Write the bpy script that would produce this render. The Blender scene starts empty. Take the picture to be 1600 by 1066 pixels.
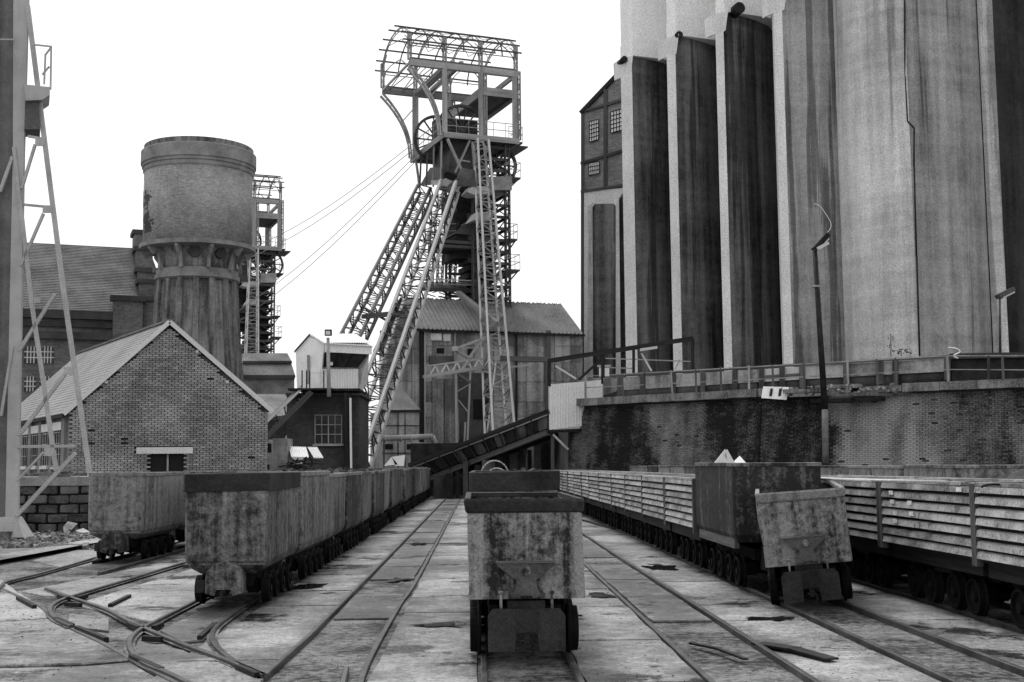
import bpy, math, random
from mathutils import Vector, Matrix
R = math.radians
rnd = random.Random(7)
sc = bpy.context.scene
COL = sc.collection
# ------------------------------------------------------------------ camera
FPX, ROLL = 1950.0, 0.009
cam = bpy.data.cameras.new('camera'); camo = bpy.data.objects.new('camera', cam); COL.objects.link(camo)
cam.sensor_width = 36; cam.lens = 36*FPX/1600; cam.clip_end = 5000; cam.clip_start = 0.1
_yc = Vector((-53, -195, -FPX)).normalized()                      # the tracks' direction seen by the camera
_zc = Vector((-math.sin(ROLL), math.cos(ROLL), 0)); _zc.z = -(_yc.x*_zc.x+_yc.y*_zc.y)/_yc.z; _zc.normalize()
_xc = _yc.cross(_zc)
_r, _u, _b = (Vector((_xc[k], _yc[k], _zc[k])) for k in range(3))
camo.matrix_world = Matrix.Translation((0, 0, 1.6)) @ Matrix((_r, _u, _b)).transposed().to_4x4()
sc.camera = camo
# ------------------------------------------------------------------ daylight
SUN_EL, SUN_AZ = R(58), R(-14)        # azimuth from +Y, negative = to the left
w = bpy.data.worlds.new('World'); sc.world = w; w.use_nodes = True
nt = w.node_tree; nt.nodes.clear()
sky = nt.nodes.new('ShaderNodeTexSky'); sky.sky_type = 'NISHITA'; sky.sun_disc = False
sky.sun_elevation = SUN_EL; sky.sun_rotation = SUN_AZ; sky.air_density = 1.0; sky.dust_density = 6.0; sky.ozone_density = 1.0
bw = nt.nodes.new('ShaderNodeRGBToBW'); bg = nt.nodes.new('ShaderNodeBackground'); out = nt.nodes.new('ShaderNodeOutputWorld')
cl = nt.nodes.new('ShaderNodeMath'); cl.operation = 'MULTIPLY_ADD'; cl.inputs[1].default_value = 0.35; cl.inputs[2].default_value = 9.0
nt.links.new(sky.outputs[0], bw.inputs[0]); nt.links.new(bw.outputs[0], cl.inputs[0]); nt.links.new(cl.outputs[0], bg.inputs[0])
bg.inputs[1].default_value = 0.063; nt.links.new(bg.outputs[0], out.inputs[0])
sl = bpy.data.lights.new('sun', 'SUN'); sl.energy = 1.2; sl.angle = R(18); sl.color = (1, 1, 1)
so = bpy.data.objects.new('sun', sl); COL.objects.link(so)
sd = Vector((math.sin(SUN_AZ)*math.cos(SUN_EL), math.cos(SUN_AZ)*math.cos(SUN_EL), math.sin(SUN_EL)))
so.rotation_euler = sd.to_track_quat('Z', 'Y').to_euler()
so.location = (0, 0, 60)
vs = sc.view_settings; vs.view_transform = 'Standard'; vs.look = 'None'; vs.exposure = 0.74; vs.gamma = 1; vs.use_curve_mapping = False
# ------------------------------------------------------------------ picture measures -> places in the world
CAM = Vector((0, 0, 1.6))
_f = -_b
def ray(x, y): return _f*FPX + _r*(x-800) - _u*(y-533)
def at(x, y, D):
    d = ray(x, y); return CAM + d*(D/d.y)
def G(x, y, z=0.0):
    d = ray(x, y); return CAM + d*((z-CAM.z)/d.z)
def onp(x, y, P, dr):
    n = Vector((-dr[1], dr[0], 0)); d = ray(x, y)
    return CAM + d*((Vector((P[0], P[1], 0))-CAM).dot(n)/d.dot(n))
V = Vector
def v3(p): return V((p[0], p[1], p[2]))
# ------------------------------------------------------------------ materials
MATS = {}
def mat(name, lo, hi, scale=1.5, streak=0.0, fine=0.35, rough=0.8, bump=0.3, metal=0.0, space='obj', bricks=None,
        tone=0.0, stain=None, stainscale=0.35, sscale=6.0, rand=0.0, contrast=0.22, pits=0.0, wet=0.0, spec=0.22, hband=0.0, vstain=None, specks=None, grain=.34, bands=None):
    """grey material: lo..hi by big noise + fine grain + vertical streaks; stain=(value, threshold) second tone in patches"""
    if name in MATS: return MATS[name]
    m = bpy.data.materials.new(name); m.use_nodes = True; MATS[name] = m
    n = m.node_tree.nodes; L = m.node_tree.links; b = n['Principled BSDF']
    def N(t, **k):
        o = n.new(t)
        for a_, v_ in k.items(): setattr(o, a_, v_)
        return o
    def mth(op, *a, clamp=False):
        o = N('ShaderNodeMath', operation=op); o.use_clamp = clamp
        for i, q in enumerate(a):
            if isinstance(q, (int, float)): o.inputs[i].default_value = q
            else: L.new(q, o.inputs[i])
        return o.outputs[0]
    co = N('ShaderNodeNewGeometry').outputs['Position'] if space == 'world' else N('ShaderNodeTexCoord').outputs['Object']
    oi = N('ShaderNodeObjectInfo').outputs['Random']
    cn = co
    if space == 'obj':
        vm = N('ShaderNodeVectorMath', operation='ADD'); L.new(co, vm.inputs[0]); L.new(mth('MULTIPLY', oi, 97.0), vm.inputs[1]); cn = vm.outputs[0]
    def noise(s, det=6, ro=0.6, mp=None):
        o = N('ShaderNodeTexNoise'); o.inputs['Scale'].default_value = s; o.inputs['Detail'].default_value = det; o.inputs['Roughness'].default_value = ro
        src = cn
        if mp:
            q = N('ShaderNodeMapping'); q.inputs['Scale'].default_value = mp; L.new(src, q.inputs[0]); src = q.outputs[0]
        L.new(src, o.inputs[0]); return o.outputs['Fac']
    def rng(src, a, c, va=0.0, vb=1.0, smooth=False):
        o = N('ShaderNodeMapRange'); L.new(src, o.inputs[0]); o.clamp = True
        if smooth: o.interpolation_type = 'SMOOTHSTEP'
        for i, q in zip((1, 2, 3, 4), (a, c, va, vb)): o.inputs[i].default_value = q
        return o.outputs[0]
    f = rng(noise(scale), 0.5-contrast, 0.5+contrast)
    fn = noise(scale*14, 5, 0.75)
    if fine: f = mth('ADD', f, rng(fn, 0.3, 0.7, -fine, fine))
    if streak: f = mth('ADD', f, rng(noise(sscale, 5, 0.65, (1, 1, 0.05)), 0.34, 0.66, -streak, streak))
    if hband: f = mth('ADD', f, rng(noise(1.6, 4, 0.6, (.04, .04, 1)), 0.35, 0.65, -hband, hband))
    if tone:
        a = N('ShaderNodeAttribute'); a.attribute_name = 'tone'
        f = mth('ADD', f, mth('MULTIPLY', mth('SUBTRACT', a.outputs['Fac'], 0.5), tone))
    if rand: f = mth('ADD', f, mth('MULTIPLY', mth('SUBTRACT', oi, 0.5), rand))
    f = mth('MINIMUM', mth('MAXIMUM', f, 0.0), 1.0)
    c = mth('ADD', mth('MULTIPLY', f, hi-lo), lo)
    if vstain:
        vf = rng(noise(vstain[2], 6, 0.6, (1, 1, .035)), vstain[1], vstain[1]+.05, 1.0, vstain[0], smooth=True); c = mth('MULTIPLY', c, vf)
    if grain: c = mth('MULTIPLY', c, rng(noise(scale*50 if scale > .3 else 16, 2, 0.7), 0.3, 0.7, 1-grain, 1+grain))
    if bands:      # grime tracked in along the rails
        sx_ = N('ShaderNodeSeparateXYZ'); L.new(co, sx_.inputs[0]); wob = mth('MULTIPLY', mth('SUBTRACT', noise(1.3, 6, 0.72), 0.5), 2.2); tot = None
        for cx in bands[1]:
            dd = mth('ADD', mth('ABSOLUTE', mth('SUBTRACT', sx_.outputs[0], cx)), wob); m_ = rng(dd, .16, .80, 1.0, 0.0, smooth=True); tot = m_ if tot is None else mth('MAXIMUM', tot, m_)
        c = mth('MULTIPLY', c, mth('SUBTRACT', 1.0, mth('MULTIPLY', tot, 1-bands[0])))
    if specks: c = mth('MULTIPLY', c, rng(noise(specks[2], 3, 0.6), specks[1], specks[1]+.03, 1.0, specks[0]))
    rg = rough
    if stain:
        sm = rng(noise(stainscale, 9, 0.74), stain[1], stain[1]+0.07, smooth=True)
        mx = N('ShaderNodeMix'); mx.data_type = 'FLOAT'; L.new(sm, mx.inputs[0]); L.new(c, mx.inputs[2]); L.new(mth('MULTIPLY', c, stain[0]), mx.inputs[3]); c = mx.outputs[0]
        if wet:
            mr = N('ShaderNodeMix'); mr.data_type = 'FLOAT'; L.new(sm, mr.inputs[0]); mr.inputs[2].default_value = rough; mr.inputs[3].default_value = wet; rg = mr.outputs[0]
    if bricks:      # (direction along the wall, length, height, joint tone)
        dr, bl, bh, jt = bricks
        sp = N('ShaderNodeSeparateXYZ'); L.new(co, sp.inputs[0])
        if dr == 'round':
            al = mth('MULTIPLY', mth('ARCTAN2', sp.outputs[1], sp.outputs[0]), 3.2)
        else:
            dp = N('ShaderNodeVectorMath', operation='DOT_PRODUCT'); L.new(co, dp.inputs[0]); dp.inputs[1].default_value = (dr[0], dr[1], 0); al = dp.outputs['Value']
        cb = N('ShaderNodeCombineXYZ'); L.new(al, cb.inputs[0]); L.new(sp.outputs[2], cb.inputs[1])
        bt = N('ShaderNodeTexBrick'); L.new(cb.outputs[0], bt.inputs[0]); bt.inputs['Scale'].default_value = 1.0
        bt.inputs['Brick Width'].default_value = bl; bt.inputs['Row Height'].default_value = bh; bt.inputs['Mortar Size'].default_value = 0.012
        bt.inputs['Color1'].default_value = (0.75, 0.75, 0.75, 1); bt.inputs['Color2'].default_value = (1.2, 1.2, 1.2, 1); bt.inputs['Mortar'].default_value = (jt, jt, jt, 1)
        c = mth('MULTIPLY', c, bt.outputs['Color'])
    cc = N('ShaderNodeCombineColor')
    for i in range(3): L.new(c, cc.inputs[i])
    L.new(cc.outputs[0], b.inputs['Base Color'])
    if isinstance(rg, (int, float)): b.inputs['Roughness'].default_value = rg
    else: L.new(rg, b.inputs['Roughness'])
    b.inputs['Metallic'].default_value = metal
    b.inputs['Specular IOR Level'].default_value = spec
    if bump:
        bp = N('ShaderNodeBump'); bp.inputs['Strength'].default_value = bump; bp.inputs['Distance'].default_value = 0.02
        L.new(fn, bp.inputs['Height']); L.new(bp.outputs[0], b.inputs['Normal'])
    return m
U20 = (0.94, 0.342); V20 = (-0.342, 0.94)
M_CONC = mat('yard_concrete', .055, .37, .42, fine=.34, rough=.6, space='world', stain=(.16, .53), stainscale=.6, wet=.25, contrast=.2, bump=.6, rand=.4, spec=.3, specks=(.3, .6, 28), bands=(.36, (.39, 2.07, 3.78, 5.47, -1.24, -2.93)))
M_PUDDLE = mat('puddle_water', .01, .03, 1, fine=.2, rough=.06, bump=0, spec=.5, grain=0)
M_DIRT = mat('coal_dirt', .012, .20, .9, fine=.7, rough=.8, space='world', bump=1.0, contrast=.14, grain=.4)
M_GRAVEL = mat('gravel', .08, .34, 3.0, fine=.5, space='world', bump=1.0)
M_RAIL = mat('rail_steel', .02, .10, 3, fine=.3, rough=.4, metal=.2, bump=.1)
M_RAILP = mat('worn_flush_rail', .03, .10, 3, fine=.3, rough=.6, bump=.1)
M_WHEEL = mat('wheel_iron', .002, .012, 2.5, fine=.4, rough=.7, bump=.3, spec=.1)
M_RUST = mat('rusty_plate', .025, .23, .8, streak=.4, fine=.5, rough=.75, bump=.5, rand=1.1, stain=(.45, .57), stainscale=2.2, sscale=7, contrast=.28)
M_RUSTL = mat('pale_rusty_plate', .018, .27, 1.0, streak=.6, fine=.6, rough=.72, bump=.5, rand=.1, sscale=7, stain=(.35, .56), stainscale=2.6, contrast=.28)
M_HITCH = mat('hitch_iron', .04, .13, 3, fine=.4, streak=.2, rough=.6)
M_IRON = mat('dark_iron', .005, .035, 2.5, fine=.4, rough=.65, bump=.4, spec=.15)
M_RIM = mat('rim_iron', .008, .045, 1.6, fine=.35, rough=.7, bump=.4)
M_BOARD = mat('pressed_board', .12, .56, 2.2, fine=.45, rough=.7, rand=.5, bump=.4, stain=(.3, .56), stainscale=2.4)
M_POST = mat('wagon_post', .05, .2, 2.0, fine=.3, rough=.7)
M_STEEL = mat('painted_steel', .16, .42, .9, fine=.3, rough=.6, rand=.4, bump=.2)
M_STEELD = mat('grimy_steel', .03, .12, .9, fine=.3, rough=.7, rand=.6, bump=.2)
M_STEELP = mat('pale_steel', .42, .62, .9, fine=.2, rough=.6, rand=.2, bump=.1)
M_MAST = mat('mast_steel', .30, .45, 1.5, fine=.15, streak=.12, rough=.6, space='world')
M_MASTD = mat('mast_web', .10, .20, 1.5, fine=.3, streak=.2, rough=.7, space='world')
M_WHITE = mat('white_sheet', .72, .86, .8, streak=.1, fine=.06, rough=.5, bump=.05)
M_SHEET = mat('grey_sheet', .12, .42, .5, streak=.35, fine=.3, rough=.7, rand=.8, space='world', bump=.15, sscale=2.5)
M_SHEETR = mat('roof_sheet', .14, .34, .35, streak=0, fine=.3, rough=.7, space='world', bump=.15)
M_SLATE = mat('slate', .08, .21, .7, fine=.5, rough=.7, space='world', bump=.4)
M_ROOF = mat('fibre_slate', .18, .30, .5, fine=.18, rough=.75, space='world', bump=.3)
M_VERGE = mat('verge_board', .5, .68, 1, fine=.15)
M_BRICK = mat('house_brick', .14, .36, .7, fine=.3, tone=.45, rough=.9, space='world', bump=.4)
M_MORTAR = mat('mortar', .12, .26, 1.2, fine=.3, rough=.95, space='world')
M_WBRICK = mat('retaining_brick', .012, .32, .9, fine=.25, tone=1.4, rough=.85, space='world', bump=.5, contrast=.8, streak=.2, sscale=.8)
M_WMORT = mat('retaining_mortar', .02, .12, .9, fine=.4, rough=.95, space='world', contrast=.3)
M_COPE = mat('coping_concrete', .04, .30, 1.3, fine=.45, streak=.2, space='world')
M_TOWER = mat('tower_brick', .22, .42, .45, fine=.25, rough=.9, bricks=('round', .22, .075, .8), stain=(.25, .62), stainscale=.35, streak=.15, sscale=1.5)
M_TOWERD = mat('tower_dark_brick', .06, .26, .6, fine=.35, rough=.9, streak=.5, sscale=2.5)
M_TOWERC = mat('tower_concrete', .12, .32, .9, fine=.3, rough=.9)
M_HALL = mat('hall_brick', .09, .2, .5, fine=.3, rough=.9, space='world', bricks=(U20, .3, .1, .8))
M_HALLD = mat('hall_trim', .03, .08, .7, fine=.3, space='world')
M_BRICKD = mat('dark_brick', .03, .09, .5, fine=.3, space='world', bricks=(U20, .25, .085, 1.2))
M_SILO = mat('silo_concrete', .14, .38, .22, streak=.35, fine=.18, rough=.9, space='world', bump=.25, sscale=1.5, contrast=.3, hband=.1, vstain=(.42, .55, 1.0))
M_SILOK = mat('silo_deep_shade_concrete', .008, .05, .22, streak=.3, fine=.2, rough=.9, space='world', bump=.25, sscale=1.2)  # near-black concrete paints the deep shade of the far right wall
M_SILOD = mat('silo_shaded_concrete', .04, .23, .22, streak=.35, fine=.2, rough=.9, space='world', bump=.25, sscale=1.5, contrast=.3, hband=.1, vstain=(.4, .54, .9))  # darker concrete: the recess shade is painted in, along with stain streaks
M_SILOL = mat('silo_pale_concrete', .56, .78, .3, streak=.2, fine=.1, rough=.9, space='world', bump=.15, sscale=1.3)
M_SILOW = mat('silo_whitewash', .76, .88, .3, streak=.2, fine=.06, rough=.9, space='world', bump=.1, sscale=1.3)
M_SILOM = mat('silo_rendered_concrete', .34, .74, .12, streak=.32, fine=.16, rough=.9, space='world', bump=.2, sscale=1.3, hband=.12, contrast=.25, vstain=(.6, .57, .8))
M_MILL = mat('mill_brick', .16, .28, .4, fine=.25, space='world', bricks=(V20, .3, .1, .9))
M_GLASS = mat('window_glass', .02, .06, 3, fine=.1, rough=.12, bump=0)
M_PANE = mat('pale_glass', .45, .8, 3, fine=.1, rough=.2, bump=0)
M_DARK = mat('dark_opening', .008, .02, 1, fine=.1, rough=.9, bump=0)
M_WOOD = mat('grey_wood', .12, .35, 3, fine=.4)
M_WOODD = mat('black_timber', .012, .05, 2, fine=.4)
M_STONE = mat('sooty_block', .03, .16, 2.2, fine=.5, rand=.8, rough=.9, bump=.8)
M_PAPER = mat('white_paper', .7, .85, 3, fine=.05, bump=.1)
M_ROPE = mat('winding_rope', .2, .3, 1, fine=.1)
# ------------------------------------------------------------------ mesh helpers
class MB:
    def __init__(s): s.v = []; s.f = []; s.sm = []; s.t = []
    def face(s, idx, smooth=False, tone=.5): s.f.append(tuple(idx)); s.sm.append(smooth); s.t.append(tone)
    def pts(s, P): k = len(s.v); s.v += [v3(p) for p in P]; return k
    def poly(s, P, **k): i = s.pts(P); s.face(range(i, i+len(P)), **k)
    def hexa(s, P, tone=.5):          # 4 bottom (ccw) + 4 top
        k = s.pts(P)
        for q in ((3, 2, 1, 0), (4, 5, 6, 7), (0, 1, 5, 4), (1, 2, 6, 5), (2, 3, 7, 6), (3, 0, 4, 7)): s.face([k+j for j in q], tone=tone)
    def box(s, c, d, ax=None, tone=.5):
        c = v3(c); X, Y, Z = ax or (V((1, 0, 0)), V((0, 1, 0)), V((0, 0, 1)))
        hx, hy, hz = d[0]/2, d[1]/2, d[2]/2
        s.hexa([c+X*(a*hx)+Y*(b*hy)+Z*(e*hz) for e in (-1, 1) for a, b in ((-1, -1), (1, -1), (1, 1), (-1, 1))], tone)
    def prism(s, poly, z0, z1, smooth=False):    # plan polygon ccw
        k = s.pts([(p[0], p[1], z0) for p in poly]); s.pts([(p[0], p[1], z1) for p in poly]); n = len(poly)
        for i in range(n): s.face((k+i, k+(i+1) % n, k+n+(i+1) % n, k+n+i), smooth)
        s.face(range(k+n, k+2*n)); s.face(range(k+n-1, k-1, -1))
    def beam(s, p, q, wd, h=None, up=None):
        s.hexa(beam_pts(p, q, wd, h or wd, up))
    def tube(s, p, q, r, n=10, r2=None):
        p, q = v3(p), v3(q); d = (q-p).normalized(); a = d.orthogonal().normalized(); b = d.cross(a); r2 = r if r2 is None else r2
        k = s.pts([p+(a*math.cos(t)+b*math.sin(t))*r for t in [2*math.pi*i/n for i in range(n)]])
        s.pts([q+(a*math.cos(t)+b*math.sin(t))*r2 for t in [2*math.pi*i/n for i in range(n)]])
        for i in range(n): s.face((k+i, k+(i+1) % n, k+n+(i+1) % n, k+n+i), True)
        s.face(range(k+n-1, k-1, -1)); s.face(range(k+n, k+2*n))
    def loft(s, rings, cap0=True, cap1=True, smooth=False, closed=True):
        n = len(rings[0]); ks = [s.pts(r) for r in rings]
        for a, b in zip(ks, ks[1:]):
            for i in range(n if closed else n-1): s.face((a+i, a+(i+1) % n, b+(i+1) % n, b+i), smooth)
        if cap0: s.face(range(ks[0]+n-1, ks[0]-1, -1))
        if cap1: s.face(range(ks[-1], ks[-1]+n))
    def build(s, name, m, parent=None, origin=None, **props):
        o3 = v3(origin) if origin is not None else V((0, 0, 0))
        me = bpy.data.meshes.new(name); me.from_pydata([tuple(p-o3) for p in s.v], [], s.f); me.materials.append(m)
        if any(s.sm): me.polygons.foreach_set('use_smooth', s.sm)
        if any(t != .5 for t in s.t):
            at_ = me.attributes.new('tone', 'FLOAT', 'FACE'); at_.data.foreach_set('value', s.t)
        me.update()
        o = bpy.data.objects.new(name, me); COL.objects.link(o); o.location = o3
        if parent is not None: o.parent = parent; o.matrix_parent_inverse = pinv(parent)
        for k_, v_ in props.items(): o[k_] = v_
        return o
def wmat(o):
    m = Matrix.LocRotScale(o.location, o.rotation_euler, o.scale)
    return (wmat(o.parent) @ o.matrix_parent_inverse @ m) if o.parent else m
def pinv(p): return wmat(p).inverted()
def beam_axes(p, q, up=None):
    d = (v3(q)-v3(p)); d.normalize(); up = v3(up) if up is not None else V((0, 0, 1))
    if abs(d.dot(up)) > .98: up = V((0, 1, 0)) if abs(d.y) < .9 else V((1, 0, 0))
    a = d.cross(up).normalized(); return d, a, a.cross(d)
def beam_pts(p, q, wd, h, up=None):
    p, q = v3(p), v3(q); d, a, b = beam_axes(p, q, up)
    return [x+a*(i*wd/2)+b*(j*h/2) for x in (p, q) for i, j in ((-1, -1), (1, -1), (1, 1), (-1, 1))]
UNIT = {}
def unit(m):
    if m.name not in UNIT:
        mb = MB(); mb.box((0, 0, 0), (1, 1, 1)); me = bpy.data.meshes.new('bar'); me.from_pydata([tuple(p) for p in mb.v], [], mb.f); me.materials.append(m); UNIT[m.name] = me
    return UNIT[m.name]
def bar(name, p, q, wd, m, parent, h=None, up=None, **props):
    """one straight member as an object of its own (shares one unit mesh)"""
    p, q = v3(p), v3(q); d, a, b = beam_axes(p, q, up)
    o = bpy.data.objects.new(name, unit(m)); COL.objects.link(o)
    Mx = Matrix((a, b, d)).transposed().to_4x4(); L_ = (q-p).length
    W = Matrix.Translation((p+q)/2) @ Mx @ Matrix.Diagonal((wd, h or wd, L_, 1))
    o.parent = parent
    if parent is not None: W = pinv(parent) @ W
    o.matrix_basis = W
    for k_, v_ in props.items(): o[k_] = v_
    return o
def thing(name, loc, label, cat, group=None, rz=0):
    o = bpy.data.objects.new(name, None); COL.objects.link(o); o.location = loc; o.rotation_euler = (0, 0, rz); o.empty_display_size = .2
    return tag(o, label, cat, group)
def tag(o, label, cat, group=None):
    o['label'] = label; o['category'] = cat
    if group: o['group'] = group
    return o
def kids(o, tree={}):
    return [c for c in ALLKIDS.get(o.name, [])]
ALLKIDS = {}
def index_kids():
    ALLKIDS.clear()
    for o in COL.objects:
        if o.parent: ALLKIDS.setdefault(o.parent.name, []).append(o)
def copy_tree(o, parent=None, skip=()):
    c = o.copy(); COL.objects.link(c); c.parent = parent; c.matrix_parent_inverse = o.matrix_parent_inverse.copy()
    for ch in ALLKIDS.get(o.name, []):
        if ch.name.split('.')[0] in skip: continue
        copy_tree(ch, c, skip)
    return c
def catmull(P, n=8):
    P = [v3(p) for p in P]; Q = [P[0]*2-P[1]]+P+[P[-1]*2-P[-2]]; o = []
    for i in range(1, len(Q)-2):
        for k in range(n):
            t = k/n; a, b, c, d = Q[i-1], Q[i], Q[i+1], Q[i+2]
            o.append(.5*((2*b)+(c-a)*t+(2*a-5*b+4*c-d)*t*t+(3*b-a-3*c+d)*t**3))
    return o+[P[-1]]
def sweep(mb, path, prof):      # prof: (side, z) list, flat path
    rings = []
    for i, p in enumerate(path):
        d = (path[min(i+1, len(path)-1)]-path[max(i-1, 0)]); d.z = 0; d.normalize(); s_ = V((d.y, -d.x, 0))
        rings.append([p+s_*a+V((0, 0, z)) for a, z in prof])
    mb.loft(rings)
def jit(a): return rnd.uniform(-a, a)
ORD = ['first', 'second', 'third', 'fourth', 'fifth', 'sixth', 'seventh', 'eighth', 'ninth', 'tenth', 'eleventh', 'twelfth', 'thirteenth', 'fourteenth', 'fifteenth', 'sixteenth', 'seventeenth', 'eighteenth']
# ================================================================== GROUND
def structure(o): o['kind'] = 'structure'; return o
g = MB(); g.poly([(-400, -30, -.022), (500, -30, -.022), (500, 900, -.022), (-400, 900, -.022)])
ground = structure(g.build('ground', M_DIRT))
# upper yard behind the retaining wall
WT = [at(905, 626, 60), at(1190, 605, 53), at(1600, 599, 47.5), at(1900, 596, 44)]
WZ = 4.75
WT = [V((p.x, p.y, WZ)) for p in WT]
g = MB(); g.prism([(p.x, p.y+.5) for p in WT]+[(120, 60), (120, 300), (-6, 300), (WT[0].x+1-14, WT[0].y+60), (WT[0].x+.6, WT[0].y+6)], -.3, WZ-.35)
structure(g.build('upper_yard', M_GRAVEL))
# concrete slabs between the rails, each its own piece
def slab(poly, z=0.0, th=.05, par=None, m=None, j=.012):
    mb = MB(); n = len(poly); top = []
    for i in range(n):
        a, b = V(poly[i][:2]), V(poly[(i+1) % n][:2]); k = max(1, int((b-a).length/.5))
        for q in range(k): p = a.lerp(b, q/k); top.append((p.x+jit(j), p.y+jit(j)))
    c = V((sum(p[0] for p in top)/len(top), sum(p[1] for p in top)/len(top), 0)); tz = [z+jit(.006) for _ in top]
    tx, ty = jit(.006), jit(.004); zt = lambda p: z+tx*(p[0]-c.x)+ty*(p[1]-c.y)
    o_ = [(c.x+(p[0]-c.x), c.y+(p[1]-c.y), zt(p)-th) for p in top]
    m1 = [(p[0], p[1], zt(p)-.012) for p in top]
    t1 = [(p[0]+(c.x-p[0])*.012, p[1]+(c.y-p[1])*.008, zt(p)) for p in top]
    mb.loft([o_, m1, t1], cap0=False)
    return mb.build('concrete_slab', m or M_CONC, par or ground)
TR = [(.03, .75), (1.72, 2.43), (3.42, 4.13), (5.12, 5.83), (6.85, 7.55), (-1.6, -.88), (-3.28, -2.58)]
strips = [(-2.52, -1.64, 6, 48), (-1.55, -.93, 13, 48), (-.83, -.01, 4, 48), (.79, 1.68, 4, 48), (1.77, 2.38, 12, 48), (2.48, 3.37, 4, 48),
          (4.21, 5.04, 4, 44), (5.91, 6.77, 6, 44)]  # middle track left unpaved: bare dirt stands in for the tub's black shadow
for x0, x1, y0, y1 in strips:
    y = y0+rnd.random()
    while y < y1:
        ln = rnd.uniform(1.7, 2.9)
        if rnd.random() > (.06 if x1-x0 < .7 else .0): slab([(x0, y), (x1, y), (x1, y+ln-.03), (x0, y+ln-.03)], z=jit(.005))
        y += ln
far = MB()
for x0, x1, y0, y1 in strips: far.box(((x0+x1)/2, (y1+75)/2, -.03), (x1-x0, 75-y1-.5, .06))
far.build('far_pavement', M_CONC, ground)
# left yard: big sheets of concrete west of the branch tracks (joints between them)
gl = [G(*p) for p in ((0, 905), (28, 926), (75, 952), (110, 980), (165, 1006), (205, 1032), (255, 1060), (330, 1100))]
def below(y): # split the left apron at picture joints
    return y
apron = [[(-40, 905), (0, 905), (28, 926), (75, 952), (88, 963), (-260, 985)],
         [(-260, 987), (88, 965), (110, 980), (165, 1006), (203, 1031), (130, 1037), (-300, 1048)],
         [(-300, 1051), (130, 1040), (205, 1034), (255, 1062), (340, 1110), (260, 1200), (-500, 1200)]]
for P in apron: slab([G(*p) for p in reversed(P)], j=.006)
# concrete between the branch rails (pieces with joints)
patches = [[(35, 924), (130, 905), (285, 872), (300, 876), (120, 930), (70, 930)],
           [(0, 900), (5, 884), (155, 850), (300, 812), (300, 850), (160, 876), (12, 910)],
           [(130, 940), (300, 888), (322, 900), (332, 925), (240, 972), (175, 958), (120, 945)],
           [(250, 985), (345, 938), (390, 946), (352, 968), (318, 1000), (285, 1004)],
           [(108, 958), (170, 966), (170, 986), (105, 978)],
           [(215, 1002), (285, 1016), (340, 1040), (250, 1046), (208, 1020)],
           [(270, 1060), (385, 1058), (420, 1110), (330, 1120)],
           [(345, 1018), (400, 988), (478, 990), (415, 1050), (365, 1034)]]
for P in patches: slab([G(*p) for p in reversed(P)], j=.004)
for P in ([(-60, 2000), (0, 1060)],): pass
g = MB()
for i in range(9):      # gravel verge at the far left
    pass
vg = MB(); vg.poly([G(*p, z=.012) for p in ((-200, 905), (-200, 800), (140, 800), (320, 800), (330, 812), (150, 850), (-40, 885))][::-1])
structure(vg.build('gravel_verge', M_GRAVEL))
# kerb strip in front of the rubble
kb = MB(); kb.hexa(sum([[G(*p, z=z) for p in ((-60, 886), (155, 847), (155, 840), (-60, 877))] for z in (0.0, .07)], [])); structure(kb.build('kerb', M_CONC))
# ---- rails
PROF = [(-.022, -.05), (.022, -.05), (.024, .030), (.016, .036), (-.016, .036), (-.024, .030)]
PROFL = [(-.024, -.05), (.024, -.05), (.024, .008), (.018, .012), (-.018, .012), (-.024, .008)]
def rail(par, path, prof=PROF, straight=False):
    mb = MB(); pts = [V((p[0], p[1], 0)) for p in path]; sweep(mb, pts if straight else catmull(pts, 8), prof)
    return mb.build('rail', M_RAILP if prof is PROFL else M_RAIL, par)
def track(label, xs, y0, y1, low=False):
    t = thing('railway_track', ((xs[0]+xs[1])/2, y0, 0), label, 'railway track', 'narrow gauge tracks across the yard')
    for i, x in enumerate(xs):
        P = [(x+.01*math.sin(y*.21+x*5), y) for y in [y0+(y1-y0)*k/40 for k in range(41)]]
        rail(t, P, PROFL if low and i == (low-1) else PROF, True)
    return t
track('track under the rusty tub standing in the middle of the yard', TR[0], 3, 72)
track('empty track just right of the middle tub', TR[1], 3, 70, 1)
track('track carrying the tilted tub and the nearer row of ribbed wagons', TR[2], 3, 58)
track('track under the large ribbed wagons at the right edge', TR[3], 3, 54)
track('track under the tubs along the foot of the retaining wall', TR[4], 3, 56)
tk = thing('railway_track', (-1.24, 7, 0), 'empty track between the left row of tubs and the middle tub', 'railway track', 'narrow gauge tracks across the yard')
rail(tk, [G(413, 1060)[:2]]+[(-1.6, y) for y in (12, 30, 74)], straight=True)
rail(tk, [G(560, 1085)[:2], G(568, 1052)[:2], G(590, 1006)[:2], G(625, 945)[:2], (-.88, 18), (-.88, 30), (-.88, 50), (-.88, 74)], PROFL)
rail(tk, [G(533, 1085)[:2], G(541, 1048)[:2]], straight=True)
tk = thing('railway_track', (-2.9, 12, 0), 'curved switch track leading under the left row of tubs', 'railway track', 'narrow gauge tracks across the yard')
RC = [G(*p)[:2] for p in ((350, 1092), (300, 1074), (262, 1056), (225, 1040), (206, 1022), (203, 1005), (215, 990), (240, 976), (290, 950), (330, 930))]
rail(tk, RC+[(-3.28, 17.5), (-3.28, 30), (-3.28, 60)])
RD = [G(*p)[:2] for p in ((413, 1060), (375, 1043), (345, 1021), (332, 1003), (336, 985), (360, 965), (400, 938))]
rail(tk, RD+[(-2.58, 18), (-2.58, 30), (-2.58, 60)])
tk = thing('railway_track', (-5, 11, 0), 'long curved rail crossing the switches in the left foreground', 'railway track', 'narrow gauge tracks across the yard')
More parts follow.
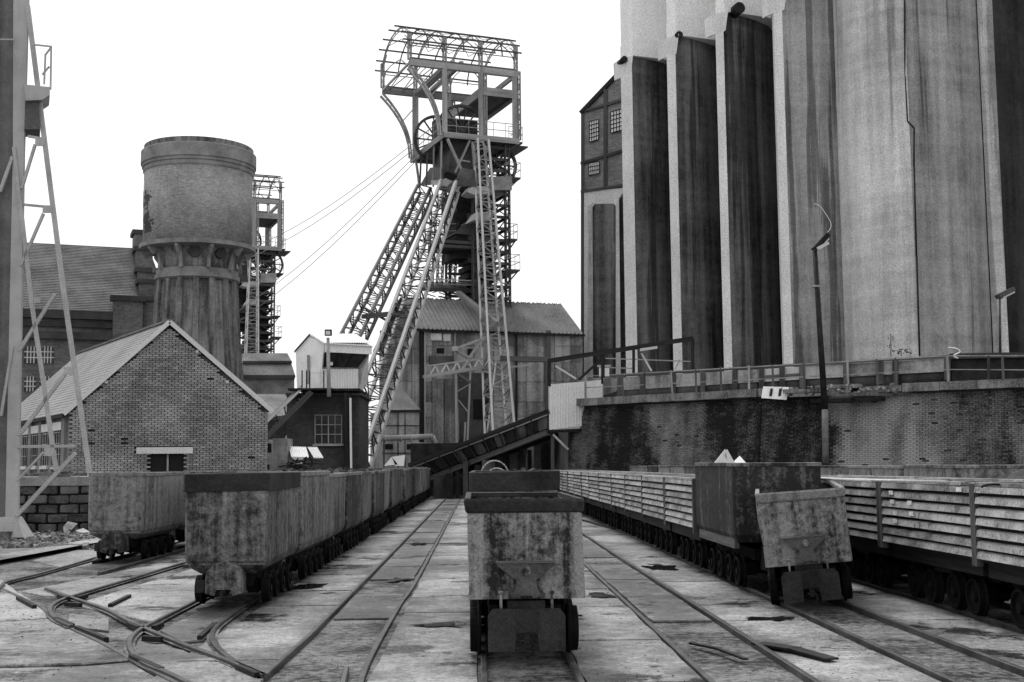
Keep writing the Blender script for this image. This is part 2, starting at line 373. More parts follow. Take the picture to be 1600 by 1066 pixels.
RA = [G(*p)[:2] for p in ((72, 922), (110, 936), (165, 955), (198, 972), (228, 986), (290, 1012), (350, 1034), (413, 1060))]
rail(tk, RA)
tk = thing('railway_track', (-4.8, 14, 0), 'switch track curving in from behind the front tub of the left row', 'railway track', 'narrow gauge tracks across the yard')
RB = [G(*p)[:2] for p in ((112, 982), (88, 970), (78, 956), (88, 944), (120, 932), (200, 908), (300, 878))]
rail(tk, RB+[(-4.75, 22), (-4.75, 40)])
rail(tk, [G(*p)[:2] for p in ((113, 983), (140, 996), (165, 1008), (205, 1031), (235, 1047), (300, 1080))], PROFL)
rail(tk, [G(*p)[:2] for p in ((2, 920), (30, 933), (60, 946), (90, 970))], PROFL)
tk = thing('railway_track', (-6.5, 17, 0), 'leftmost track under the dark tub standing alone at the left', 'railway track', 'narrow gauge tracks across the yard')
RF = [G(*p)[:2] for p in ((-20, 940), (2, 918), (12, 911), (60, 899), (110, 885), (160, 871))]
rail(tk, RF+[(-6.5, 24), (-6.5, 50)])
rail(tk, [(-5.8, 19.5), (-5.8, 50)], straight=True)
# dirt-filled flangeways beside curved rails
dm = MB()
for path in (RA, RB, RC, RD, RF):
    pts = catmull([V((p[0], p[1], 0)) for p in path], 8)
    for i in range(len(pts)-1):
        d = (pts[i+1]-pts[i]).normalized(); s_ = V((d.y, -d.x, 0))
        dm.poly([pts[i]-s_*.05+V((0, 0, .006)), pts[i+1]-s_*.05+V((0, 0, .006)), pts[i+1]+s_*.05+V((0, 0, .006)), pts[i]+s_*.05+V((0, 0, .006))][::-1])
o = dm.build('flangeway_dirt', M_DIRT, ground); o['kind'] = 'stuff'
# steel check blocks and loose plates round the switches
ck = thing('switch_ironwork', G(200, 980), 'short iron check rails set round the crossing in the left foreground', 'check rails')
for (a, b) in (((28, 937), (54, 951)), ((88, 970), (113, 981)), ((120, 984), (166, 1003)), ((205, 1030), (252, 1051)), ((172, 949), (202, 934)), ((312, 1000), (336, 978)),
               ((92, 934), (107, 938)), ((122, 937), (135, 933)), ((200, 978), (218, 985)), ((240, 984), (253, 978)), ((372, 1046), (402, 1059)), ((103, 946), (126, 948)), ((224, 1000), (252, 1002))):
    p, q = G(*a), G(*b); bar('check_rail', p+V((0, 0, .015)), q+V((0, 0, .015)), .05, M_IRON, ck, h=.05)
# puddles
for i, (x, y, a_, b_, lab) in enumerate(((690, 976, .30, .16, 'puddle on the slabs just left of the middle tub'), (1030, 886, .33, .5, 'puddle right of the empty track beside the ribbed wagons'), (480, 916, .34, .4, 'puddle between the left row and the empty track'),
                     (652, 850, .16, .5, 'thin puddle lying in the empty track left of the middle tub'), (1212, 966, .26, .2, 'puddle in front of the leaning tub'), (622, 905, .17, .3, 'puddle inside the empty track nearer the camera'), (935, 930, .2, .25, 'small puddle right behind the wheels of the middle tub'))):
    from mathutils import noise as _n0
    c = G(x, y, .009); n_ = 40; P = []
    for k in range(n_):
        t_ = 2*math.pi*k/n_; q = 1+1.0*_n0.noise(V((math.cos(t_)*1.6, math.sin(t_)*1.6, i*3.1)))+.35*_n0.noise(V((math.cos(t_)*6, math.sin(t_)*6, i*3.1))); P.append(c+V((.85*a_*q*math.cos(t_), .8*b_*q*math.sin(t_), .0002*i)))
    mb = MB(); mb.poly(P); o = mb.build('puddle', M_PUDDLE); o['kind'] = 'structure'
# loose coal and grit on the yard
gr = MB()
for i in range(9000):
    x = rnd.uniform(-9, 7); y = rnd.uniform(6, 34) if i % 3 else rnd.uniform(6, 16); s_ = rnd.uniform(.004, .012)*(1.8 if rnd.random() < .04 else 1)
    if not (-1.6 < x < -.85 or 3.3 < x < 4.3 or x < -3.3) and rnd.random() < .55: continue
    a = rnd.random()*6; c = V((x, y, .012)); P = [c+V((math.cos(a+k*2.1)*s_, math.sin(a+k*2.1)*s_, -.012)) for k in range(3)]
    k = gr.pts(P+[c+V((0, 0, s_*.4-.01))]); [gr.face(q) for q in ((k, k+1, k+3), (k+1, k+2, k+3), (k+2, k, k+3))]
o = gr.build('coal_grit', M_IRON, ground); o['kind'] = 'stuff'
# rubble at the far left
rb = MB()
for i in range(900):
    p = G(rnd.uniform(-60, 150), rnd.uniform(822, 858)); s_ = rnd.uniform(.03, .11)*(1.8 if rnd.random() < .06 else 1)
    ax = Matrix.Rotation(rnd.random()*6, 3, V((jit(1), jit(1), 1)).normalized()); rb.box(p+V((0, 0, s_*.25)), (s_, s_*rnd.uniform(.5, 1), s_*rnd.uniform(.3, .7)), (ax.col[0], ax.col[1], ax.col[2]))
o = rb.build('rubble', M_COPE, None); o['kind'] = 'stuff'; o['label'] = 'broken concrete and brick rubble along the foot of the block wall'
# flat bars and scraps on the yard
for (a, b, wd, lab) in (((1185, 1005), (1300, 1030), .16, 'flat dark iron plate lying between the tracks at the right'), ((1080, 1005), (1165, 1030), .05, 'thin bent iron rod lying in the track right of centre'),
                        ((840, 965), (910, 962), .05, 'thin iron strip lying beside the wheels of the middle tub'), ((880, 805), (960, 826), .12, 'small dark plank lying beside the ribbed wagons')):
    mb = MB(); p, q = G(*a, z=.02), G(*b, z=.025); m_ = p.lerp(q, .5)+V((.02, .05, .01)); mb.beam(p, m_, wd, .018); mb.beam(m_, q, wd*.8, .016); tag(mb.build('scrap_iron', M_IRON), lab, 'scrap iron')

# ================================================================== TUBS
def ring(hx, hy, z, r=.03, k=2, dx=0):
    P = []
    for cx, cy, a0 in ((hx-r, hy-r, 0), (-hx+r, hy-r, 90), (-hx+r, -hy+r, 180), (hx-r, -hy+r, 270)):
        for i in range(k+1):
            a = R(a0+90*i/k); P.append(V((cx+r*math.cos(a)+dx, cy+r*math.sin(a), z)))
    return P
def dent(mb, amp, sc_=1.7, seed=0):
    from mathutils import noise as nz
    for i, p in enumerate(mb.v): mb.v[i] = p+nz.noise_vector(p*sc_+V((seed*7.3, 0, 0)))*amp
def shell(rings_out, thick, zfloor, dense=True):
    mb = MB(); rr = [rings_out[0]]
    inner = []
    for r_ in rings_out:
        c = sum((p for p in r_), V())/len(r_); inner.append([V((p.x-(thick if p.x > c.x else -thick), p.y-(thick if p.y > c.y else -thick), p.z)) for p in r_])
    inn = [r_ for r_ in inner if r_[0].z > zfloor]; fl = [V((p.x, p.y, zfloor)) for p in inn[0]]
    mb.loft(rings_out+inn[::-1]+[fl], cap0=True, cap1=True); return mb
def wheel(par, x, y, r, z=.038):
    mb = MB(); n = 20; s_ = 1 if x > 0 else -1
    prof = [(0, .3*r), (.0, r*.8), (-.02, r*.84), (-.02, r+.02), (0, r+.02), (.012, r), (.07, r*.985), (.075, r*.82), (.04, r*.78), (.03, r*.3), (.075, r*.26), (.075, .001)]
    rings = [[V((x+s_*a, y+q*math.cos(2*math.pi*i/n), z+r+q*math.sin(2*math.pi*i/n))) for i in range(n)] for a, q in prof]
    mb.loft(rings if s_ < 0 else [r_[::-1] for r_ in rings]); return mb.build('wheel', M_WHEEL, par)
def undercarriage(t, L, gauge=.72, r=.17, zb=.45, frame_w=.5):
    hl = L/2; mb = MB()
    for s_ in (-1, 1): mb.box((s_*frame_w/2, 0, zb-.1), (.07, L-.1, .14))
    for y in (-hl+.1, 0, hl-.1): mb.box((0, y, zb-.1), (frame_w-.07, .08, .12))
    mb.build('frame', M_WHEEL, t)
    for y in (-hl+.45, -hl+.98, hl-.98, hl-.45):
        ax = MB(); ax.tube((-gauge/2, y, .038+r), (gauge/2, y, .038+r), .03, 8); ax.build('axle', M_WHEEL, t)
        for s_ in (-1, 1):
            wheel(t, s_*gauge/2, y, r); 
            b_ = MB(); b_.box((s_*frame_w/2, y, .038+r+.03), (.12, .14, .16)); b_.build('axle_box', M_WHEEL, t)
def tub_low(label, group, seed=0):
    """low-sided tub: straight box, folded lip, cut-out hitch plate, buffer plate with two pins"""
    t = thing('mine_tub', (0, 0, 0), label, 'mine tub', group); hx, hl = .47, 1.36
    zs = [.52, .54, .8, 1.05, 1.22, 1.3]
    mb = shell([ring(hx, hl, z, .03) for z in zs], .02, .60); dent(mb, .028, 2.0, seed)
    body = mb.build('body', M_RUSTL, t)
    rim = MB(); n_ = MB()
    prof = [(0.0, 1.21), (.012, 1.225), (.022, 1.3), (.014, 1.322), (-.03, 1.32), (-.03, 1.28)]
    rim.loft([ring(hx+a, hl+a, z, .035) for a, z in prof], False, False); dent(rim, .032, 2.2, seed+2); rim.build('rim', M_RIM if seed == 0 else M_RUST, t)
    for sy in (-1, 1):
        y = sy*(hl+.012); P = [(-.235, .82), (.225, .82), (.225, .80), (.075, .68), (.095, .6), (.125, .56), (.06, .54), (.045, .56), (-.045, .56), (-.06, .54), (-.125, .56), (-.095, .6), (-.075, .68), (-.235, .80)]
        h = MB(); a_ = [V((p[0], y+sy*.005, p[1])) for p in P]; b_ = [V((p[0], y+sy*.08, p[1])) for p in P]
        if sy > 0: a_, b_ = [q for q in a_[::-1]], [q for q in b_[::-1]]
        h.loft([a_[::-1], b_[::-1]]); h.build('hitch_plate', M_HITCH, t); bar('hitch_highlight', (-.24, y+sy*.045, .826), (.23, y+sy*.045, .826), .09, M_RUSTL, t, h=.014)  # pale bar paints the light caught on the plate's top edge
        c = MB(); c.tube((0, y+sy*.05, .755), (0, y+sy*.125, .755), .042, 14, .034); c.build('bolt', M_RUSTL, t)
        yb = sy*(hl+.06); P = [(-.31, .12), (-.1, .12), (-.085, .26), (.085, .26), (.1, .12), (.31, .12), (.31, .40), (.27, .455), (-.27, .455), (-.31, .40)]
        h = MB(); a_ = [V((p[0], yb-.03, p[1])) for p in P]; b_ = [V((p[0], yb+.03, p[1])) for p in P]
        h.loft([a_, b_] ); h.f = [tuple(reversed(q)) for q in h.f] if False else h.f; h.build('buffer_plate', M_RIM, t)
        rc = MB(); rc.box((0, yb+sy*.036, .36), (.17, .012, .18)); rc.build('buffer_channel', M_IRON, t)
        for sx in (-1, 1):
            c = MB(); c.tube((sx*.205, yb, .43), (sx*.205, yb, .58), .012, 8); c.tube((sx*.205, yb, .575), (sx*.205, yb, .595), .02, 8); c.build('pin', M_RUSTL, t)
        c = MB()
        for k in range(14):
            a0, a1 = R(-60+k*25), R(-60+(k+1)*25)
            if k < 11: c.tube((.0+.05*math.sin(a0), yb+sy*.06, .16+.07*math.cos(a0)), (.05*math.sin(a1), yb+sy*.06, .16+.07*math.cos(a1)), .014, 6)
        c.box((0, yb+sy*.03, .22), (.05, .08, .09)); c.build('coupling', M_IRON, t)
        st = MB(); st.box((0, sy*(hl-.1), .485), (.3, .3, .06)); st.build('bracket', M_IRON, t)
    undercarriage(t, 2.6, .76, .19, .5, .52)
    return t
def tub_tall(label, group, seed=0, band=True, m=None):
    """tall tub: deep dark band round the top, belly drawn in towards the frame, domed buffer at each end"""
    t = thing('mine_tub', (0, 0, 0), label, 'mine tub', group); hx, hl = .465, 1.34
    zs = [(.36, .24, -.28), (.40, .33, -.2), (.47, .43, -.07), (.55, .46, -.01), (.62, .465, 0), (.9, .465, 0), (1.15, .465, 0), (1.36, .465, 0), (1.5, .465, 0)]
    mb = shell([ring(w_, hl+d_, z, .03) for z, w_, d_ in zs], .02, .5); dent(mb, .016, 2.0, seed)
    mb.build('body', m or M_RUST, t)
    if band:
        rim = MB(); rim.loft([ring(hx+a, hl+a, z, .035) for a, z in ((.0, 1.33), (.022, 1.335), (.022, 1.53), (.012, 1.54), (-.03, 1.535), (-.03, 1.49))], False, False); dent(rim, .014, 1.6, seed+5)
        rim.build('top_band', M_RIM, t)
    else:
        rim = MB(); rim.loft([ring(hx+a, hl+a, z, .035) for a, z in ((.0, 1.46), (.012, 1.465), (.014, 1.52), (-.02, 1.525), (-.02, 1.48))], False, False); dent(rim, .014, 1.6, seed+5); rim.build('rim', M_RUST, t)
    for sy in (-1, 1):
        h = MB(); n = 14; rr_ = []
        for yy, sc_ in ((hl-.18, 1), (hl+.1, 1), (hl+.13, .93)):
            P = [V((.21*sc_*math.cos(math.pi*i/n), sy*yy, .33+.22*sc_*math.sin(math.pi*i/n)**.8)) for i in range(n+1)]+[V((-.21*sc_, sy*yy, .2)), V((-.1, sy*yy, .17)), V((-.08, sy*yy, .24)), V((.08, sy*yy, .24)), V((.1, sy*yy, .17)), V((.21*sc_, sy*yy, .2))]
            rr_.append(P if sy > 0 else P[::-1])
        h.loft(rr_[::1] if sy < 0 else rr_); h.build('buffer', M_RUST, t)
        c = MB(); c.box((0, sy*(hl+.1), .2), (.07, .2, .06)); c.tube((0, sy*(hl+.2), .22), (0, sy*(hl+.22), .06), .02, 8); c.build('coupling', M_IRON, t)
        b_ = MB(); b_.box((-.28, sy*(hl-.02), .27), (.1, .12, .13)); b_.build('side_block', M_IRON, t)
    undercarriage(t, 2.5, .72, .16, .42, .46)
    return t
def heap(name, loc, hx, hy, z, m, label, cat='coal load', n=26, parent=None):
    mb = MB()
    for i in range(n):
        s_ = rnd.uniform(.08, .2); ax = Matrix.Rotation(rnd.random()*6, 3, V((jit(1), jit(1), 1)).normalized())
        mb.box((loc[0]+jit(hx), loc[1]+jit(hy), z+rnd.random()*.05), (s_, s_*.7, s_*.5), (ax.col[0], ax.col[1], ax.col[2]))
    o = mb.build(name, m); o['kind'] = 'stuff'; o['label'] = label; return o
low = tub_low('rusty low tub alone in the middle foreground with a bolted hitch plate', 'low mine tubs'); low.location = (.372, 11.6, 0); low.rotation_euler.z = R(.4)
low2 = tub_low('derailed low tub leaning to one side in front of the tall smooth-sided tub', 'low mine tubs', seed=3)
low2.location = (3.98, 15.15, .0); low2.rotation_euler = (R(1.0), R(-5.5), R(-13))
tall = tub_tall('tall tub with a dark top band standing close behind the middle low tub', 'tall mine tubs', 1); tall.location = (.40, 14.75, 0); tall.rotation_euler.z = R(-.5)
index_kids(); 
plain = tub_tall('plain tub', 'tall mine tubs', 4, band=False)
banded_src = tall
index_kids()
GL = 'tall mine tubs coupled in the left row'
x0 = -2.87
for i in range(17):
    c = copy_tree(banded_src if i == 0 else plain); c.name = 'mine_tub'
    c.location = (x0+jit(.04), 15.75+i*2.93+jit(.05), 0); c.rotation_euler = (0, R(jit(.5)), R(jit(1.3)) if i else R(.6))
    c['group'] = GL
    c['label'] = 'front tub of the left row with a broad dark band' if i == 0 else ('last tub at the far end of the left row' if i == 16 else f'{ORD[i]} tub from the front in the long left row')
    c.scale = (1, 1, 1.0+jit(.02))
plain.location = (-6.2, 23.1, 0); plain.rotation_euler.z = R(-1); plain['label'] = 'dark tub standing alone nearest the block wall at the left'; plain['group'] = 'tubs on the leftmost track'; plain.scale = (1, 1, 1.01)
for i, lab in enumerate(('tub half hidden right behind the lone dark tub at the left', 'third tub on the leftmost track, mostly hidden by the left row', 'fourth tub on the leftmost track, hidden but for its rim')):
    c = copy_tree(plain); c.location = (-6.15+.1*i, 26.2+i*3, 0); c['label'] = lab; c['group'] = 'tubs on the leftmost track'
for i, lab in enumerate(('rimmed tub seen between the left row and the lone tub, filled to the top', 'next rimmed tub behind it in the gap left of the row', 'third rimmed tub in the gap left of the row, nearest the brick house')):
    c = copy_tree(plain); c.location = (-4.45, 24.2+i*3.1, 0); c['label'] = lab; c['group'] = 'tubs between the leftmost track and the left row'
# big plain-sided tub at the head of the wagons on the right + the row under the wall
def tub_big(label, group, L=2.8, seed=0):
    t = thing('mine_tub', (0, 0, 0), label, 'mine tub', group); hx, hl = .56, L/2
    zs = [(.62, .50, -.06), (.72, .555, 0), (1.0, .56, 0), (1.3, .56, 0), (1.6, .56, 0)]
    mb = shell([ring(w_, hl+d_, z, .05) for z, w_, d_ in zs], .02, .75); dent(mb, .02, 1.6, seed); mb.build('body', M_RUST, t)
    rim = MB(); rim.loft([ring(hx+a, hl+a, z, .05) for a, z in ((.0, 1.56), (.012, 1.565), (.014, 1.605), (-.02, 1.61), (-.02, 1.57))], False, False); dent(rim, .02, 1.6, seed); rim.build('rim', M_RUST, t)
    for s_ in (-1, 1):
        bar('side_rail', (s_*.5, -hl+.15, .6), (s_*.5, hl-.15, .6), .06, M_POST, t, h=.12)
        b_ = MB(); b_.box((0, s_*(hl-.05), .42), (.4, .3, .28)); b_.build('buffer', M_IRON, t)
        c = MB(); c.tube((0, s_*(hl+.08), .4), (0, s_*(hl+.16), .38), .07, 10); c.build('coupling', M_RUSTL, t)
    undercarriage(t, L-.2, .72, .19, .56, .5)
    return t
big = tub_big('tall smooth-sided tub with white paper on top, ahead of the ribbed wagons', 'large plain tubs'); big.location = (3.78, 16.95+.0, 0)
big.location = (3.74, 17.0, 0)
# ================================================================== RIBBED WAGONS
def wagon(label, group, L=2.78, nb=7):
    t = thing('ribbed_wagon', (0, 0, 0), label, 'mine wagon', group); hx, hl, z0, z1 = .57, L/2, .64, 1.38
    bh = (z1-z0)/nb
    bm = MB(); h = bh-.028; d = .045; P = [(-.0, -h/2), (d, -h/2+.004), (d*.75, h/2-.014), (0, h/2), (-.02, h/2), (-.02, -h/2)]
    bm.loft([[V((p[0], s_*(hl-.05), p[1])) for p in P] for s_ in (-1, 1)][::-1])
    me = bm.build('board', M_BOARD, t); base = me.data; bpy.data.objects.remove(me)
    em = MB(); em.loft([[V((s_*(hx-.02), -p[0], p[1])) for p in P] for s_ in (-1, 1)]); q = em.build('board', M_BOARD, t); ebase = q.data; bpy.data.objects.remove(q)
    for k in range(nb):
        z = z0+bh*(k+.5)
        for s_ in (-1, 1):
            o = bpy.data.objects.new('board', base); COL.objects.link(o); o.parent = t; o.location = (s_*hx, jit(.005), z+jit(.004)); o.rotation_euler = (jit(.003), 0, math.pi if s_ < 0 else 0)
            o = bpy.data.objects.new('board', ebase); COL.objects.link(o); o.parent = t; o.location = (0, s_*hl, z); o.rotation_euler = (0, 0, math.pi if s_ > 0 else 0)
    sh = MB(); sh.loft([ring(hx-.02, hl-.02, z, .01, 1) for z in (z0-.02, z1-.03)]+[ring(hx-.05, hl-.05, z, .01, 1) for z in (z1-.03, z0+.05)]); sh.build('lining', M_IRON, t)
    tp = MB(); tp.loft([ring(hx+a, hl+a, z, .02, 1) for a, z in ((.035, z1-.02), (.035, z1+.015), (-.05, z1+.015), (-.05, z1-.02))]+[ring(hx+.035, hl+.035, z1-.02, .02, 1)], False, False); tp.build('top_rail', M_BOARD, t)
    for sx in (-1, 1):
        for sy in (-1, 1): bar('post', (sx*(hx+.01), sy*(hl+.005), z0-.06), (sx*(hx+.01), sy*(hl+.005), z1+.0), .07, M_STEELD, t, h=.1)
        bar('sill', (sx*.47, -hl+.05, .55), (sx*.47, hl-.05, .55), .07, M_IRON, t, h=.16)
    b_ = MB(); b_.box((0, 0, .5), (.8, .5, .2)); b_.build('gear_box', M_IRON, t)
    undercarriage(t, L-.15, .72, .19, .56, .55)
    return t
wg = wagon('light ribbed wagon coupled right behind the tall smooth-sided tub', 'ribbed wagons on the nearer track'); wg.location = (3.77, 19.85, 0)
index_kids()
WG = 'ribbed wagons on the nearer track'
for i in range(1, 12):
    c = copy_tree(wg); c.location = (3.77+jit(.015), 19.85+i*2.88, 0); c.rotation_euler.z = R(jit(.4))
    c['label'] = f'{ORD[i]} ribbed wagon behind the tall smooth-sided tub' if i < 11 else 'farthest ribbed wagon at the foot of the conveyor'
for i, (y, lab) in enumerate(((10.85, 'large ribbed wagon cut by the right edge of the picture'), (13.68, 'large ribbed wagon with white paint dabs, next to the one at the right edge'), (16.55, 'darker ribbed wagon right behind the leaning tub'), (19.42, 'ribbed wagon on the far track hidden behind the tall smooth-sided tub'))):
    c = copy_tree(wg); DABW = c if i == 1 else None if i == 0 else DABW; c.location = (5.47, y, 0); c.rotation_euler.z = R((.0, .3, -.3, .2)[i]); c['label'] = lab; c['group'] = 'ribbed wagons on the far track at the right'
c = 0
for i in range(15):
    if i in (1, 4): continue
    o = copy_tree(big); o.location = (7.2, 12.2+i*2.96+jit(.08), 0); o.scale = (1, 1, .955+jit(.012)); o.rotation_euler.z = R(jit(.5)); o['group'] = 'plain tubs along the foot of the retaining wall'
    o['label'] = f'{ORD[c]} plain tub from the right along the foot of the retaining wall'; c += 1
# loads and litter
for (x, y) in ((1392, 770), (1394, 784), (1398, 802), (1398, 814), (1421, 786), (1498, 765), (1424, 803)):
    p = at(x, y, 13.4); p = CAM+(p-CAM)*((4.845-0)/p.x); mb = MB(); mb.box(p, (.008, .13, .045)); mb.build('paint_dab', M_WHITE, DABW)
def paper(name, pts, label, m=None):
    mb = MB()
    for P in pts:
        c = sum((v3(p) for p in P), V())/len(P); n = (v3(P[1])-v3(P[0])).cross(v3(P[2])-v3(P[0])).normalized()*.012
        mb.loft([[v3(p)-n for p in P], [v3(p)+n for p in P]])
    return tag(mb.build(name, m or M_PAPER), label, 'waste paper')
A = lambda x, y: at(x, y, 17.2)
paper('crumpled_paper', [[A(1113, 727), A(1133, 702), A(1141, 727)], [A(1132, 712), A(1136, 702), A(1150, 727), A(1140, 728)], [A(1141, 727), A(1160, 713)+V((0, .2, 0)), A(1169, 726)+V((0, .1, 0))]], 'crumpled white paper sticking up from the tall smooth-sided tub')
A = lambda x, y: at(x, y, 42)
paper('sacking', [[A(600, 728), A(612, 714), A(622, 726)], [A(612, 714), A(633, 711), A(631, 728), A(618, 728)]], 'white sacking heaped on a tub far down the left row')
tag(heap('debris', (.4, 14.8), .35, 1.0, 1.42, M_IRON, 'dark rubble filling the tall tub in the middle'), 'dark rubble filling the tall tub in the middle', 'rubble')
for i in range(1, 7):
    o = heap('coal_load', (x0, 15.75+i*2.93), .38, 1.15, 1.44, M_IRON, ''); o['label'] = f'dark coal filling the {ORD[i]} tub of the left row'
# rods over ribbed wagons
for (a, b, D, D2, lab) in (((1250, 748), (1478, 753), 17.0, 12.9, 'long pale rod lying across the tops of the large ribbed wagons'), ((1250, 746), (1360, 752), 17.2, 14.0, 'shorter bar lying beside the long rod on the ribbed wagons')):
    mb = MB(); mb.tube(at(*a, D), at(*b, D2), .016, 8); tag(mb.build('rod', M_STEELP), lab, 'metal rod')
mb = MB()
P = [at(1555+18*math.cos(t)*1.2, 762-5*math.sin(t), 11.6) for t in [math.pi*k/10 for k in range(11)]]
for a, b in zip(P, P[1:]): mb.tube(a, b, .012, 6)
tag(mb.build('hose_loop', M_IRON), 'dark hose looped on top of the wagon at the right edge', 'hose')
# ================================================================== LEFT: mast, block wall, house, tower, hall
MD = 29.0
def Mp(x, y, D=MD): return at(x, y, D)
mast = thing('steel_mast', G(12, 832), 'tall pale steel mast with thin braced struts at the left edge', 'steel mast')
def strip(name, L_, Rr, depth, m, par, D=MD):
    mb = MB(); k = 0
    rows = [(at(a[0], a[1], D), at(b[0], b[1], D)) for a, b in zip(L_, Rr)]
    mb.loft([[p, q, q+V((0, depth, 0)), p+V((0, depth, 0))] for p, q in rows]); return mb.build(name, m, par)
strip('flange', [(8, 815), (20, 240), (21, -40)], [(28, 815), (37, 240), (45, -40)], .10, M_MAST, mast)
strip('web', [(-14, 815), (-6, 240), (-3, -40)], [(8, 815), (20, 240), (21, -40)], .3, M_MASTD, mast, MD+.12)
strip('side_plate', [(-30, 815), (-22, 240), (-20, -40)], [(-13, 815), (-5, 240), (-2, -40)], .08, M_MAST, mast, MD-.05)
for (a, b, wd, m_) in (((43, 8), (98, 445), 7, 0), ((98, 445), (141, 745), 7, 0), ((22, 230), (49, 470), 5.5, 0), ((49, 470), (88, 736), 6, 0),
                       ((38, 320), (81, 324), 3.5, 0), ((44, 213), (66, 217), 3.5, 0), ((55, 226), (34, 295), 4, 0), ((68, 334), (33, 415), 4, 0), ((86, 460), (30, 548), 5, 0),
                       ((102, 584), (30, 680), 5.5, 0), ((28, 698), (118, 697), 4.5, 0), ((118, 708), (26, 806), 6, 0), ((68, 707), (28, 750), 3, 0), ((20, 245), (0, 300), 5, 0), ((2, 650), (20, 540), 4, 0)):
    bar('strut' if wd > 5.2 else 'brace', Mp(*a), Mp(*b), wd*MD/1960, M_MAST, mast, h=.07, up=(0, 1, 0))
for x, y, s_ in ((63, 222, 12), (74, 327, 11), (107, 580, 11), (77, 706, 12), (58, 470, 7)):
    bar('gusset', Mp(x-s_*.6, y), Mp(x+s_*.6, y), s_*.9*MD/1960, M_MAST, mast, h=.02, up=(0, 0, 1)) if False else None
    mb = MB(); c = Mp(x, y, MD-.03); q = s_*MD/1960; mb.box(c, (q*1.3, .03, q*1.1)); mb.build('gusset', M_MAST, mast)
pl_ = MB(); P = [Mp(38, 132, MD-.2), Mp(78, 136, MD-.2), Mp(78, 148, MD-.2), Mp(66, 156, MD-.2), Mp(40, 157, MD-.2)]
pl_.loft([P[::-1], [p+V((-.36, 1, 0))*.9 for p in P[::-1]]][::-1]); pl_.build('platform', M_MAST, mast)
pl_ = MB(); P = [Mp(40, 157, MD-.1), Mp(60, 157, MD-.1), Mp(63, 202, MD-.1), Mp(38, 202, MD-.1)]
pl_.loft([P, [p+V((-.36, 1, 0))*.7 for p in P]]); pl_.build('hopper', M_STEELD, mast)
for a, b in (((53, 70), (81, 73)), ((80, 73), (79, 140)), ((71, 86), (69, 132)), ((70, 87), (80, 74)), ((66, 117), (77, 104)), ((0, 62), (22, 62))):
    bar('handrail', Mp(*a, MD-.1), Mp(*b, MD-.1), 2.4*MD/1960, M_MAST, mast)
bs = MB(); bs.prism([(p.x, p.y) for p in (G(-60, 850), G(36, 845), G(40, 832), G(-60, 832))], 0, .22); bs.build('footing', M_COPE, mast)
bs = MB(); c0 = at(6, 822, MD); bs.hexa([c0+V(p) for p in ((-.7, -.25, -.25), (.55, -.25, -.25), (.55, .4, -.25), (-.7, .4, -.25), (-.6, -.15, .2), (.3, -.15, .2), (.3, .3, .2), (-.6, .3, .2))]); bs.build('base_plate', M_MAST, mast)
# block wall
BD = 32.5; bw_ = thing('block_wall', at(90, 830, BD), 'low wall of sooty rough blocks under a concrete ledge at the left', 'wall')
core = MB(); xl, xr = at(-60, 800, BD).x, at(300, 800, BD).x
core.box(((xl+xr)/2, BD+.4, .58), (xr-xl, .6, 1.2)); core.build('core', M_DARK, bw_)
bl_mesh = []
for k in range(6):
    mb = MB(); L_, H_ = .5, .21; rr_ = [ring(L_/2-.02*(i in (0, 3)), H_/2-.02*(i in (0, 3)), 0, .03, 1) for i in range(4)]
    rr_ = [[V((p.x, yy, p.y)) for p in r_] for r_, yy in zip(rr_, (.15, .08, -.04, -.07))]
    mb.loft(rr_[::1]); dent(mb, .025, 6, k); o = mb.build('block', M_STONE, bw_); bl_mesh.append(o.data); bpy.data.objects.remove(o)
for r_ in range(5):
    x = xl+(r_ % 2)*.27
    while x < xr:
        o = bpy.data.objects.new('block', rnd.choice(bl_mesh)); COL.objects.link(o); o.parent = bw_; o.matrix_parent_inverse = pinv(bw_); o.location = (x, BD+.08+jit(.02), .12+r_*.24); o.rotation_euler = (jit(.03), jit(.02), jit(.04)); o.scale = (rnd.uniform(.9, 1.05), 1, rnd.uniform(.92, 1.05)); x += .54
mb = MB(); mb.box(((xl+xr)/2, BD+.45, 1.31), (xr-xl, .9, .22)); dent(mb, .03, 1, 2); mb.build('ledge', M_TOWERC, bw_)
mb = MB(); mb.box(((xl+xr)/2, BD+1.2, 1.36), (xr-xl, .5, .28)); mb.build('upper_ledge', M_COPE, bw_)
for i in range(9):
    p = at(rnd.uniform(72, 112), 729+i%5*5, BD+.1+.1*(i % 3)); mb = MB(); mb.box(p, (rnd.uniform(.4, .7), .12, .05)); q = mb.build('timber', M_WOOD, None)
    tag(q, f'{ORD[i]} of the short timbers stacked on the block wall ledge, counted from the lowest', 'timber', 'timbers stacked on the block wall')
A = lambda x, y, d=31.5: at(x, y, d)
paper('rag', [[A(100, 833), A(99, 823), A(107, 817), A(114, 822)], [A(99, 823), A(106, 815), A(121, 818), A(112, 828)], [A(118, 830), A(130, 826, 31.8), A(141, 832), A(128, 833)]], 'white rag with dark holes lying on the rubble', M_VERGE)['category'] = 'rag'
